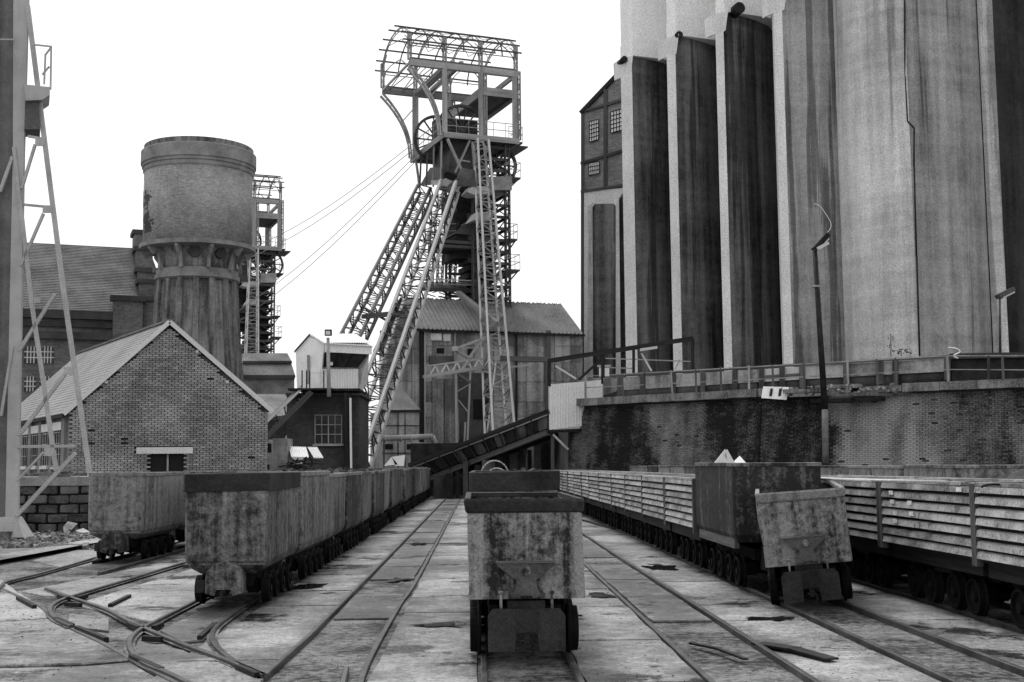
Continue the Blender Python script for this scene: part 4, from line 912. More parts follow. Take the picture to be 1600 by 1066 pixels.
# arched open roof
zt0 = zb+1.1; ridge_z = onp(700, 60, P0+v_*(BB/2), u_).z
H_ = ridge_z-zt0
frames = [aL, aL/2, 0, aM/2, aM, (aM+aR)/2+.2, aR]
def arc(th): return (BB/2-(BB/2+.25)*math.cos(R(th)), zt0+H_*math.sin(R(th)))
for i, a in enumerate(frames):
    main = i in (0, 2, 4, 6)
    for b in (0, BB):
        if main: lattice('arch_post', T(a, b, zb+.2), T(a, b, zb+1.9), .2, .2, 4, cw=.06, bw=.04, m=M_STEEL)
    prev = None
    for th in range(0, 181, 15):
        for r_, wd in ((0, .07), (.22, .05)):
            if r_ and not main: continue
            p = (arc(th)[0]+r_*math.cos(R(th)), arc(th)[1]-r_*math.sin(R(th))); q = (arc(th+15)[0]+r_*math.cos(R(th+15)), arc(th+15)[1]-r_*math.sin(R(th+15)))
            if th < 180: B_('arch_rib', T(a, *p), T(a, *q), wd, M_STEELD if not main else M_STEEL)
        if main: B_('rib_web', T(a, *arc(th)), T(a, arc(th)[0]+.22*math.cos(R(th)), arc(th)[1]-.22*math.sin(R(th))), .04)
    if main:
        for b in (0, BB):
            s2 = 1 if b == 0 else -1
            for sg in ((-1, 1) if 0 < i < 6 else (1,) if i == 0 else (-1,)):
                for off in (0, .2):
                    P_ = [T(a+sg*(.08+off*.3+1.0*(k/5)**2), b+s2*(.05+.35*(k/5)), zb+.9+off*.3+1.25*(k/5)) for k in range(6)]
                    for p, q in zip(P_, P_[1:]): B_('fan_strut', p, q, .05)
            P_ = [T(a, b+s2*(.1+1.0*(k/5)**2), zb+.9+1.3*(k/5)**.8) for k in range(6)]
            for p, q in zip(P_, P_[1:]): B_('fan_strut', p, q, .06)
for th in (8, 26, 46, 66, 90, 114, 134, 154, 172):
    p = arc(th); B_('purlin', T(aL-.5, p[0], p[1]+.06), T(aR+.35, p[0], p[1]+.06), .07, M_STEELD, .1)
    if th in (66, 114, 26): 
        for k in range(10): a = aL+(aR-aL)*k/10; a2 = aL+(aR-aL)*(k+1)/10; r2 = arc(th+12 if k % 2 else th-8); r1 = arc(th-8 if k % 2 else th+12); B_('roof_brace', T(a, *r1), T(a2, *r2), .035)
for b in (0, BB): B_('eave_tie', T(aL, b, zb+1.15), T(aR, b, zb+1.15), .05, M_STEELD)
for k in range(6): a = aL+(0-aL)*k/5; B_('end_brace', T(a, BB if k % 2 else 0, zb+.1), T(a+(0-aL)/5, 0 if k % 2 else BB, zb+.1), .05)
# sheaves
def sheave(c, r, nm=14, tilt=0):
    c = v3(c); root = bpy.data.objects.new('sheave', None); COL.objects.link(root); root.parent = hf; root.matrix_parent_inverse = pinv(hf); root.location = c
    mb = MB(); n = 40; prof = [(r-.16, -.12), (r, -.13), (r+.03, -.07), (r-.06, 0), (r+.03, .07), (r, .13), (r-.16, .12)]
    mb.loft([[c+(u_*math.cos(2*math.pi*i/n)+V((0, 0, 1))*math.sin(2*math.pi*i/n))*q+v_*w_ for i in range(n)] for q, w_ in prof]+[[c+(u_*math.cos(2*math.pi*i/n)+V((0, 0, 1))*math.sin(2*math.pi*i/n))*(r-.16)-v_*.12 for i in range(n)]], False, False, smooth=False); mb.build('wheel_rim', M_STEELD, root)
    for i in range(nm):
        t = 2*math.pi*i/nm; d = u_*math.cos(t)+V((0, 0, 1))*math.sin(t); bar('spoke', c+d*.2+v_*(.1 if i % 2 else -.1), c+d*(r-.12), .09, M_STEELD, root)
    mb = MB(); mb.tube(c-v_*.4, c+v_*.4, .25, 14); mb.build('hub', M_STEELD, root)
wc = F(722, 208, 1.6); sheave((wc.x, wc.y, zp+.75), 1.75); sheave(T(la(wc)-.7, 4.6, zp+.75), 1.75)
wc2 = F(777, 258, 1.6); sheave(wc2, 1.4, 12); sheave(T(la(wc2)-.2, 4.4, wc2.z), 1.4, 12)
mb = MB(); mb.box(T(la(wc), 3.1, zp+.9), (2.9, 1.2, 1.7), (u_, v_, V((0, 0, 1)))); mb.build('bearing_housing', M_STEELD, hf)
for a0_, b0_, a1_, b1_ in ((-.1, -.1, aE, -.1), (-.1, -.1, -.1, BB)):
    for z in (.5, 1.0): B_('handrail', T(a0_, b0_, zp+z), T(a1_, b1_, zp+z), .04, M_STEEL)
    for k in range(7): f = k/6; B_('baluster', T(a0_+(a1_-a0_)*f, b0_+(b1_-b0_)*f, zp), T(a0_+(a1_-a0_)*f, b0_+(b1_-b0_)*f, zp+1), .035, M_STEEL)
# shaft tower below the platform
aS0, aS1 = la(F(742, 400)), la(F(798, 400))-.1; aC = 0.0
z2 = F(750, 278).z; z3 = F(750, 371).z; zroof = F(760, 480).z-3; zk = F(700, 292).z
for a, b in ((aS0+.1, 0.3), (aS1, 0.3), (aS1, BB-1), (aS0, BB-1)):
    lattice('shaft_column', T(a, b, zroof-4), T(a, b, zp-.2), .28, .28, 40, cw=.09, bw=.045, m=M_STEELD)
lv = zp-.6; k = 0
while lv > zroof:
    for p, q in ((T(aS0, .3, lv), T(aS1, .3, lv)), (T(aS1, .3, lv), T(aS1, BB-1, lv)), (T(aS0, BB-1, lv), T(aS1, BB-1, lv))): B_('shaft_girt', p, q, .1, M_STEELD, .2)
    if k % 2 == 0: 
        B_('shaft_brace', T(aS0, .3, lv), T(aS1, .3, lv-1.5), .06, M_STEELD); B_('shaft_brace', T(aS1, .3, lv), T(aS1, BB-1, lv-1.5), .06, M_STEELD); B_('shaft_brace', T(aS0, BB-1, lv-1.5), T(aS1, BB-1, lv), .06, M_STEELD)
    lv -= .78; k += 1
# louvred guides, dark casings inside the shaft
for (a, b, aw, bw_, za, zb_) in ((aS0+.7, 2.2, 1.5, 2.0, zroof-3, z2), (aS0+2.0, 3.6, .9, 2.2, zroof-3, z2-.5)):
    n_ = int((zb_-za)/.5)
    for k in range(n_): 
        mb = MB(); z = za+(k+.5)*.5; mb.box(T(a, b, z), (aw, bw_, .34), (u_, v_, V((0, 0, 1)))); mb.build('guide_panel', M_IRON if k % 3 else M_STEELD, hf)
# dark cabin between platform and legs
def fpoly(name, P, dep, m, b=0.0):
    Q = [F(x, y, b) for x, y in P]; mb = MB(); mb.loft([Q, [q+v_*dep for q in Q]]); return mb.build(name, m, hf)
fpoly('machinery_casing', [(700, 268), (738, 285), (738, 222), (706, 218)], 3.5, M_STEELD, 1.2)
fpoly('casing', [(766, 297), (800, 297), (800, 276), (766, 276)], BB-2, M_STEEL, .1)
fpoly('bracket_box', [(700, 290), (744, 292), (742, 266), (722, 262), (716, 276)], .25, M_STEELD, -1.0)
fpoly('nose_plate', [(697, 280), (722, 292), (712, 296), (692, 290)], 1.2, M_STEEL, -.9)
fpoly('lower_casing', [(712, 296), (746, 300), (742, 345), (728, 347), (714, 330)], 3.2, M_IRON, 1.4)
fpoly('hood', [(711, 365), (742, 368), (742, 348), (728, 347)], 3.0, M_STEELD, 1.0)
fpoly('casing_block', [(709, 404), (746, 404), (746, 355), (713, 352)], 2.6, M_IRON, 1.2)
# K-bracing and gusset under platform
for a, b, wd in (((699, 217), (726, 277), .16), ((734, 220), (711, 270), .12), ((714, 250), (734, 253), .1), ((738, 222), (744, 300), .14), ((755, 222), (766, 300), .14), ((741, 236), (752, 226), .08), ((742, 222), (756, 222), .12)):
    B_('knee_brace', F(*a, -.4), F(*b, -.4), wd, M_STEEL)
for x in (690, 678, 668, 658): 
    p = S(x, 236); B_('hanger', V((p.x, p.y, zp-.2)), S(x-1 if x > 670 else x-2, 292), .12, M_STEEL if x in (690, 678) else M_STEELD)
p = S(688, 240, .4); B_('hanger', V((p.x, p.y, zp-.2)), S(689, 290, .4), .2, M_STEELD)
Pq = [S(x, y) for x, y in ((656, 290), (690, 285), (690, 262), (672, 262))]; mb = MB(); mb.loft([Pq, [q+u_*.15 for q in Pq]]); mb.build('side_plate', M_STEELD, hf)
for k in range(6):
    f0, f1 = k/6, (k+1)/6; B_('back_bracket', S(646+9*f0**.6, 240+50*f0), S(646+9*f1**.6, 240+50*f1), .14, M_STEEL)
# right balconies
for y, x1_ in ((274, 817), (371, 812), (419, 816), (218, 820)):
    z = F(800, y).z; a1 = la(F(x1_, y)); deck('balcony', [T(aS1, .4, z), T(a1, .4, z), T(a1, 2.6, z), T(aS1, 2.6, z)], .12, M_STEELD)
    B_('balcony_strut', T(a1-.1, .5, z-.1), T(aS1, .5, z-1.0), .08, M_STEELD)
    for zz in (.5, 1.0): B_('handrail', T(aS1+.2, .4, z+zz), T(a1, .4, z+zz), .035, M_STEEL); B_('handrail', T(a1, .4, z+zz), T(a1, 2.6, z+zz), .035, M_STEEL)
    for f in (.0, .5, 1): B_('baluster', T(aS1+.2+(a1-aS1-.2)*f, .4, z), T(aS1+.2+(a1-aS1-.2)*f, .4, z+1), .035, M_STEEL)
for y, xa in ((374, 692), (381, 697)):
    z = F(720, y).z; deck('left_platform', [T(la(F(xa, y)), .5, z), T(aS0+.3, .5, z), T(aS0+.3, 3, z), T(la(F(xa, y)), 3, z)], .2, M_STEELD)
for zz in (.5, 1.0): B_('handrail', F(697, 372-zz*22, .5), F(713, 372-zz*22, .5), .04, M_STEEL)
# rear thin lattice columns seen between the legs
for x in (677, 692, 712):
    p = F(x, 345, 2.5); q = F(x-6, 455, 2.5); lattice('rear_column', p, q, .35, .35, 12, cw=.07, bw=.04, m=M_STEELD)
# winding gear platform above roof
zg = F(700, 452).z
deck('lower_platform', [F(655, 449, 1.0), F(750, 452, 1.0), F(755, 440, 4.5)+V((0, 0, 0)), F(660, 441, 4.5)], .25, M_STEELD)
for k in range(9): x = 657+k*10; B_('baluster', F(x, 449, 1.0), F(x, 436, 1.0), .05, M_STEELD)
B_('handrail', F(655, 436, 1.0), F(748, 439, 1.0), .06, M_STEELP); B_('handrail', F(655, 443, 1.0), F(748, 446, 1.0), .05, M_STEEL)
for k in range(22): p = F(rnd.uniform(655, 715), rnd.uniform(452, 466), 1+rnd.random()*2); B_('cross_tie', p, p+u_*rnd.uniform(.4, 1.2)+V((0, 0, jit(.4))), .06, M_STEELD)
# sloping legs
lattice('lattice_leg', F(703, 291, -.3), V((*(at(541, 724, 69))[:2], at(541, 724, 69).z-1)), 1.0, 1.55, 30, ax=(1, 0, .3), cw=.18, bw=.075, m=M_STEELP, mb_=M_STEELD)
p = onp(665, 297, P0+v_*(BB-.5), u_); lattice('lattice_leg', p, at(461, 715, 79), .95, 1.5, 30, ax=(1, 0, .3), cw=.18, bw=.075, m=M_STEEL, mb_=M_STEELD)
for k in (.28, .5, .72):
    a = F(703, 291, -.3).lerp(at(541, 724, 69), k); b = p.lerp(at(461, 715, 79), k)
    if k == .5: B_('leg_tie', a, b, .3, M_STEELD); B_('leg_tie', a-V((0, 0, 1)), b+V((0, 0, .6)), .12, M_STEELD)
B_('leg_cap', F(692, 285, -.6), F(716, 297, -.6), .5, M_STEEL); B_('leg_cap', F(692, 285, -.6), p+V((0, 0, .5)), .3, M_STEEL)
# vertical lattice leg standing in front of the sheet building
lattice('lattice_leg', F(752, 222, -.3), V((at(786, 678, 73.3).x, 73.3, 0)), .75, 1.5, 30, cw=.13, bw=.06, m=M_STEELP, mb_=M_STEEL)
for pts in (((730, 300), (738, 290), (764, 292), (764, 303), (740, 304)), ((737, 345), (746, 331), (769, 333), (769, 344), (748, 343))):
    fpoly('band_plate', pts[::-1] if False else pts[::-1][::-1], 1.3, M_STEELP, -.95)
for a, b, wd in (((655, 455), (779, 505), .3),): B_('raking_beam', F(716, 458, .3), at(777, 506, 75.5), .3, M_STEEL)
# winding ropes
index_kids()
hf2 = copy_tree(hf, None); hf2.name = 'headframe'
qx = at(432, 728, 121).x; hf2.location = (qx-4.6, 119.3, -.3); hf2['label'] = 'second, more distant headframe half hidden behind the water tower'
for i, (a, b) in enumerate((((646, 224), (437, 355)), ((648, 232), (437, 368)), ((652, 240), (432, 431)), ((655, 246), (432, 446)))):
    d = ((b[0]-a[0]), (b[1]-a[1])); e = (a[0]+d[0]*1.35, a[1]+d[1]*1.35); mb = MB(); p, q = F(*a, 1.6 if i % 2 else 4.6), at(*e, 108); N_ = 10
    pts = [p.lerp(q, k/N_)-V((0, 0, .8*math.sin(math.pi*k/N_))) for k in range(N_+1)]
    for s_, t_ in zip(pts, pts[1:]): mb.tube(s_, t_, .024, 5)
    tag(mb.build('winding_rope', M_ROPE), ('topmost', 'second', 'third', 'lowest')[i]+' of the four winding ropes running from the near headframe down behind the tower', 'winding rope', 'winding ropes')
# ================================================================== SHEET-CLAD BUILDING
BP = V((at(657, 728, 77).x, 77, 0)); sb = thing('sheet_clad_building', BP, 'grey sheet-clad pithead building with a corrugated roof at the foot of the headframe', 'building')
def Q(x, y, o=0.0): return onp(x, y, BP+v_*o, u_)
def Qs(x, y): return onp(x, y, BP, v_)
def bp(a, b, z): return BP+u_*a+v_*b+V((0, 0, z))
ze = Q(700, 516.5).z; aW = (Q(911, 600)-BP).dot(u_); zr_ = onp(750, 470, BP+v_*3.2, u_).z
mb = MB(); mb.loft([[bp(a, 0, 0), bp(a, 9.5, 0), bp(a, 9.5, ze-.2), bp(a, 3.2, zr_-.15), bp(a, 0, ze-.1)] for a in (0.02, aW)][::-1]); mb.build('core_wall', M_SHEET, sb)
corr('roof', bp(-.3, -.35, ze), bp(aW, -.35, ze), bp(-.3, 3.2, zr_), 40, .08, M_SHEETR, sb)
corr('roof', bp(aW, 9.8, ze-.5), bp(-.3, 9.8, ze-.5), bp(aW, 3.2, zr_), 30, .045, M_SHEETR, sb)
for p, q in ((bp(-.3, -.38, ze-.05), bp(-.3, 3.2, zr_-.05)), (bp(-.3, -.38, ze-.08), bp(aW, -.38, ze-.08)), (bp(-.3, 3.2, zr_-.05), bp(-.3, 9.8, ze-.5))): bar('fascia', p, q, .08, M_IRON, sb, h=.14)
# cladding sheets, front: rows with recessed joints
ys = [518, 541, 566, 597, 628, 652, 690, 740, 792]; xs = [664, 676, 710, 741, 771, 803, 822, 850, 866, 892, 909]
for i in range(len(xs)-1):
    for j in range(len(ys)-1):
        if rnd.random() < .03: continue
        P = [Q(xs[i]+.6, ys[j+1]-.5, -.06+jit(.02)), Q(xs[i+1]-.6, ys[j+1]-.5, -.06), Q(xs[i+1]-.6, ys[j]+.5, -.06), Q(xs[i]+.6, ys[j]+.5, -.06)]
        mb = MB(); mb.loft([P, [p+v_*.08 for p in P]]); mb.build('cladding_sheet', M_SHEET, sb)
sx = [656, 644, 631, 618, 606, 594]; sy = [516, 545, 568, 596, 622, 650, 690, 760]
for i in range(5):
    for j in range(7):
        P = [Qs(sx[i]-.5, sy[j+1]-.5)-u_*.05, Qs(sx[i+1]+.5, sy[j+1]-.5)-u_*.05, Qs(sx[i+1]+.5, sy[j]+.5)-u_*.05, Qs(sx[i]-.5, sy[j]+.5)-u_*.05]
        mb = MB(); mb.loft([P[::-1], [p+u_*.08 for p in P[::-1]]]); mb.build('cladding_sheet', M_SHEET, sb)
for x, wd, m_ in ((657.5, .12, M_IRON), (661, .1, M_IRON), (711, .12, M_STEEL), (807, .14, M_IRON), (856, .35, M_STEELD), (664, .06, M_STEELP)):
    bar('post', Q(x, 792, -.16), Q(x, 517, -.16), wd, m_, sb)
def qbox(name, x0, x1, y0, y1, m, o=-.1, dep=.1, par=sb):
    P = [Q(x0, y1, o), Q(x1, y1, o), Q(x1, y0, o), Q(x0, y0, o)]; mb = MB(); mb.loft([P, [p+v_*dep for p in P]]); return mb.build(name, m, par)
for w_ in ((673, 690, 521, 532), (693, 704, 522, 533)): qbox('window', *w_, M_PANE, -.12)
for w_ in ((683, 694, 544, 552), (731, 741, 545, 554)): qbox('window', *w_, M_DARK, -.14)
qbox('awning', 672, 708, 556, 568, M_STEELD, -.3, .3)
qbox('tall_panel', 676, 693, 592, 792, M_SHEET, -.25, .12); qbox('tall_panel', 695, 712, 592, 792, M_SHEET, -.25, .12)
qbox('gantry_shade', 718, 765, 583, 792, M_STEELD, -.2, .05); qbox('gantry_shade', 740, 762, 624, 655, M_DARK, -.26, .05)  # dark sheets paint the gantry's shade on the wall
# low annex
AN = thing('low_annex', Q(630, 790, -3), 'low lean-to annex with a dark sloping roof in front of the sheet-clad building', 'annex')
an = lambda x, y, o=-3.0: onp(x, y, BP+v_*o, u_)
P = [an(597, 641), an(657, 640), an(657, 640, -1.0)+V((0, 0, 0)), an(612, 588, .4)]; mb = MB(); mb.loft([P, [p-V((0, 0, .15)) for p in P]]); mb.build('roof', M_SLATE, AN)
P = [an(597, 790), an(655, 790), an(655, 643), an(597, 643)]; mb = MB(); mb.loft([P, [p+v_*2.6 for p in P]]); mb.build('wall', M_SHEET, AN)
for w_ in ((602, 614, 694, 702), (636, 647, 694, 702)):
    P = [an(w_[0], w_[3], -3.05), an(w_[1], w_[3], -3.05), an(w_[1], w_[2], -3.05), an(w_[0], w_[2], -3.05)]; mb = MB(); mb.loft([P, [p+v_*.1 for p in P]]); mb.build('window', M_DARK, AN)
for x in (622, 633): bar('joint', an(x, 790, -3.04), an(x, 645, -3.04), .04, M_IRON, AN)
for y in (665, 708): bar('joint', an(597, y, -3.04), an(655, y, -3.04), .04, M_IRON, AN)
bar('eave_board', an(596, 643, -3.1), an(657, 642, -3.1), .12, M_IRON, AN)
pp = thing('steam_pipe', an(630, 683, -4.5), 'fat pale pipe with collars running across the annex front', 'pipe')
mb = MB(); mb.tube(an(583, 686, -4.5), an(676, 682, -4.5), .16, 14); mb.tube(an(676, 682, -4.5), an(684, 700, -4.4), .15, 12); mb.build('pipe', M_STEEL, pp)
for x in (600, 625, 640, 672): mb = MB(); mb.tube(an(x, 685.5, -4.5), an(x+2, 685.4, -4.5), .2, 14); mb.build('collar', M_STEEL, pp)
for a, b in (((648, 725), (660, 693)), ((656, 725), (666, 697)), ((600, 690), (600, 790)), ((645, 692), (680, 694))): bar('support', an(*a, -4.6), an(*b, -4.6), .09, M_STEELD if a[0] == 600 else M_STEEL, pp)
# gantry truss in front
gt = thing('gantry_truss', Q(700, 590, -3), 'light triangulated gantry reaching across the front of the sheet-clad building', 'gantry')
g_ = lambda x, y, o=-2.5: Q(x, y, o)
for a, b, wd, m_ in (((661, 589), (772, 571), .2, M_STEEL), ((668, 572), (780, 557), .1, M_STEEL), ((711, 545), (756, 529), .14, M_STEEL), ((712, 547), (735, 561), .16, M_STEEL), ((752, 530), (722, 578), .14, M_STEEL),
                     ((735, 561), (731, 572), .1, M_STEEL), ((776, 560), (858, 562), .3, M_STEELD), ((790, 575), (830, 570), .1, M_STEEL), ((712, 578), (714, 692), .16, M_STEEL), ((735, 580), (730, 700), .12, M_STEEL), ((714, 583), (735, 598), .16, M_STEELD),
                     ((714, 612), (735, 600), .06, M_STEEL), ((716, 625), (732, 645), .06, M_STEEL), ((775, 563), (761, 676), .09, M_WHITE), ((725, 700), (727, 660), .1, M_STEEL)):
    bar('member', g_(*a), g_(*b), wd, m_, gt)
for k in range(6):
    x = 672+k*17; bar('diagonal', g_(x, 587-k*2.7), g_(x+8, 571-k*2.4), .08, M_STEELP, gt); bar('diagonal', g_(x+8, 571-k*2.4), g_(x+14, 585-k*2.6), .08, M_STEELP, gt)
for x, y in ((711, 545), (756, 529), (777, 560)): mb = MB(); mb.box(g_(x, y, -2.6), (.35, .2, .3)); mb.build('joint_plate', M_STEEL, gt)
# ================================================================== INCLINED CONVEYOR AND WHITE BOX
c0, c1, d0_, d1_ = at(640, 727, 66), at(857, 643, 58.5), at(668, 750, 66), at(857, 676, 58.5)
cv = thing('inclined_conveyor', at(700, 745, 64), 'black inclined conveyor gallery climbing to the white corrugated box', 'conveyor')
n_ = 13; dp = V((.5, 2.0, 0))
for k in range(n_):
    f0, f1 = k/n_+.006, (k+1)/n_-.006; P = [d0_.lerp(d1_, f0), d0_.lerp(d1_, f1), c0.lerp(c1, f1), c0.lerp(c1, f0)]
    P[0] = P[0].lerp(P[3], .22); P[1] = P[1].lerp(P[2], .22)
    mb = MB(); mb.loft([P, [p+dp*.05 for p in P]]); mb.build('side_panel', M_IRON if k % 2 else M_STEELD, cv)
for p, q, wd, m_ in ((c0, c1, .2, M_IRON), (d0_, d1_, .26, M_STEELD), (c0+dp, c1+dp, .2, M_IRON), (d0_+dp, d1_+dp, .26, M_IRON), (c0.lerp(d0_, .15)-dp*.03, c1.lerp(d1_, .15)-dp*.03, .06, M_STEEL)): bar('girder', p, q, wd, m_, cv)
mb = MB(); mb.loft([[p, p+dp, q+dp, q] for p, q in ((c0.lerp(d0_, .2), c0.lerp(d0_, .7)), (c1.lerp(d1_, .2), c1.lerp(d1_, .7)))]); mb.build('belt_trough', M_IRON, cv)
for k in range(10): f = k/9; bar('stay', c0.lerp(c1, f)-dp*.04, d0_.lerp(d1_, f)-dp*.04, .08, M_IRON, cv)
wb = thing('white_box', at(900, 672, 58.5), 'white corrugated box on steel legs at the left end of the retaining wall', 'conveyor housing')
a, b, c, d = at(857, 672, 58.5), at(940, 668, 60.5), at(940, 594, 60.5), at(857, 601, 58.5)
corr('cladding', d, c, a, 20, .035, M_WHITE, wb)
mb = MB(); P = [a, b, c, d]; mb.loft([[p+V((0, .05, 0)) for p in P], [p+V((.5, 2.2, 0)) for p in P]]); mb.build('body', M_WHITE, wb)
bar('floor_beam', a-V((0, 0, .08)), b-V((0, 0, .08)), .14, M_IRON, wb)
for x in (863, 884): bar('leg', at(x, 676, 58.8), V((at(x, 676, 58.8).x, 58.8, 0)), .16, M_STEELD, wb)
bar('leg_brace', at(864, 679, 58.7), at(888, 703, 58.7), .1, M_STEEL, wb)
uc = thing('machinery_pile', G(800, 770), 'dark machinery and posts in the shadow under the conveyor', 'machinery')
for k in range(16):
    x = 690+k*12.5; mb = MB(); p = at(x, 740, 62+2*rnd.random()); hh_ = rnd.uniform(.8, 1.6)+k*.14; mb.box((p.x, p.y, hh_/2), (rnd.uniform(.2, .8), .6, hh_)); mb.build('post' if k % 2 else 'casing', M_IRON if k % 3 else M_STEELD, uc)
mb = MB(); mb.box((at(800, 740, 68).x, 68.5, 1.4), (11, .4, 2.9)); mb.build('back_wall', M_IRON, uc)
hp_ = thing('wire_hoop', at(787, 738, 50), 'thin bent hoops standing up behind the tall middle tub', 'wire hoops')
for cx, cy, r1, r2, D_ in ((773, 745, 22, 25, 20), (776, 742, 14, 10, 20.3)):
    mb = MB(); P = [at(cx+r1*math.cos(t), cy-r2*math.sin(t), D_) for t in [math.pi*k/14 for k in range(15)]]
    for p, q in zip(P, P[1:]): mb.tube(p, q, .012, 6)
    mb.build('hoop', M_STEEL, hp_)
hp_.location = hp_.location
# overhead pipe rack over the white box
pr = thing('pipe_rack', at(960, 580, 57), 'sloping beam on thin posts above the white corrugated box', 'pipe rack')
for a, b, wd, m_ in (((857, 564), (1083, 529), .2, M_IRON), ((858, 562), (858, 604), .16, M_IRON), ((1082, 529), (1082, 577), .16, M_IRON), ((942, 552), (942, 590), .16, M_IRON), ((904, 594), (941, 560), .12, M_IRON), ((868, 572), (900, 592), .08, M_STEELP),
                     ((1002, 552), (1018, 580), .08, M_STEELP), ((946, 560), (1080, 565), .05, M_STEEL), ((940, 574), (990, 576), .05, M_STEEL), ((990, 546), (990, 583), .12, M_IRON), ((1055, 577), (1062, 562), .05, M_STEEL)):
    bar('beam' if wd > .13 else 'brace', at(*a, 57.2), at(*b, 57.2), wd, m_, pr)
bar('lamp_tube', at(1000, 547, 57), at(1027, 543, 57), .12, M_STEELP, pr)
# ================================================================== RETAINING WALL
from mathutils import noise as _nz
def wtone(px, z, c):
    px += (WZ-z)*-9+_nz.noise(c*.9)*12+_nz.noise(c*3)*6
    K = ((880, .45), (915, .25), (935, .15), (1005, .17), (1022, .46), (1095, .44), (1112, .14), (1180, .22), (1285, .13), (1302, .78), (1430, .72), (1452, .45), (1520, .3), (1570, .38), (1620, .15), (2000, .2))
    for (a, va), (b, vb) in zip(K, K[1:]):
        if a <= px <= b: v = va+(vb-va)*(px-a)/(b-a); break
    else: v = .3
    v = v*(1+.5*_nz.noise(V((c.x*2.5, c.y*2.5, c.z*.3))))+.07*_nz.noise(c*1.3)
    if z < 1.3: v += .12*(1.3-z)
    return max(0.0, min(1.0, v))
rw = thing('retaining_wall', (WT[1].x, WT[1].y, 0), 'tall battered brick retaining wall with soot and pale washes at the right', 'retaining wall')
BAT = .75
core = MB(); nb_ = []
def seg(i):
    a, b = WT[i], WT[i+1]; d = (b-a); d.z = 0; L_ = d.length; d.normalize(); return a, b, d, L_, V((d.y, -d.x, 0))
for i in range(3):
    a, b, d, L_, n_ = seg(i)
    z1_ = WZ-.35
    core.loft([[p+n_*(BAT-.06), p+n_*(BAT-.06)*0-V((0, 0, 0))+n_*0-n_*.6, V((p.x, p.y, z1_))-n_*.6, V((p.x, p.y, z1_))-n_*.06] for p in (V((a.x, a.y, 0)), V((b.x, b.y, 0)))][::-1])
core.build('core', M_WMORT, rw)
bk = MB(); row = 0; z = .2
while z < WZ-.42:
    for i in range(3):
        a, b, d, L_, n_ = seg(i); upv = (V((0, 0, WZ))-n_*BAT).normalized(); off = BAT*(1-z/(WZ-.35)); s_ = (-.85*off if i == 0 else 0)+(.12 if row % 2 else 0)
        while s_ < L_:
            e = min(s_+.228, L_)
            if rnd.random() > .018:
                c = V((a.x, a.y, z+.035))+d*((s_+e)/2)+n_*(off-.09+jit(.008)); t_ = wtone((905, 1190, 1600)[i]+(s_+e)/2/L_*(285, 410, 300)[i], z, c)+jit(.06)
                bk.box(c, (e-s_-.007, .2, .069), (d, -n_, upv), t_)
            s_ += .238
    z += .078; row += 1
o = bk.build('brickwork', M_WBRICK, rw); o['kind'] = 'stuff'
a, b, d, L_, n_ = seg(0); e_ = MB(); ed = V((-.25, .97, 0))      # left return of the wall
e_.loft([[V((a.x, a.y, 0))+n_*BAT-d*.68, V((a.x, a.y, 0))+ed*8-d*.68, V((a.x, a.y, WZ-.36))+ed*8, V((a.x, a.y, WZ-.36))], [V((a.x, a.y, 0))+n_*BAT+d*.1, V((a.x, a.y, 0))+ed*8+d*.1, V((a.x, a.y, WZ-.36))+ed*8+d*.1, V((a.x, a.y, WZ-.36))+d*.1]]); e_.build('return_wall', M_WMORT, rw)
for i in range(3):       # coping blocks
    a, b, d, L_, n_ = seg(i); s_ = 0
    while s_ < L_-.1:
        ln = min(rnd.uniform(1.2, 2.0), L_-s_); c = a+d*(s_+ln/2); gone = i == 1 and 1.2 < s_ < 5.8
        if not (gone and rnd.random() < .45):
            mb = MB(); mb.box((c.x, c.y, WZ-.17+(jit(.06)-.06 if gone else jit(.01))), (ln-.02, .75, .34-(.08 if gone else 0)), (d, -n_, V((0, 0, 1)))); dent(mb, .03 if gone else .012, 2, s_); mb.v = [p+n_*.08 for p in mb.v]; mb.build('coping', M_COPE, rw)
        s_ += ln
# broken ledge, slabs and lamp footing
for (x0_, x1_, y, dd, m_) in ((1270, 1330, 627, .6, M_IRON), (1330, 1380, 625, .55, M_IRON), (1300, 1425, 617, .5, M_COPE), (1225, 1290, 612, .45, M_COPE), (1330, 1420, 611, .3, M_WOODD), (1290, 1345, 605, .2, M_COPE)):
    p, q = at(x0_, y, 51.2-dd), at(x1_, y-1.5, 50.4-dd); mb = MB(); mb.beam(p, q, .5, .16); dent(mb, .03, 2, x0_); mb.build('broken_slab', m_, rw)
rb2 = MB()
for i in range(60):
    x = rnd.uniform(1215, 1425); p = at(x, rnd.uniform(606, 622), 51.6-(x-1190)*.0134*1.0+jit(.4)); s_ = rnd.uniform(.05, .14); ax = Matrix.Rotation(rnd.random()*6, 3, V((jit(1), jit(1), 1)).normalized())
    p.z = WZ-.22+jit(.16); rb2.box(p, (s_*1.5, s_, s_*.6), (ax.col[0], ax.col[1], ax.col[2]))
o = rb2.build('loose_masonry', M_COPE, rw); o['kind'] = 'stuff'
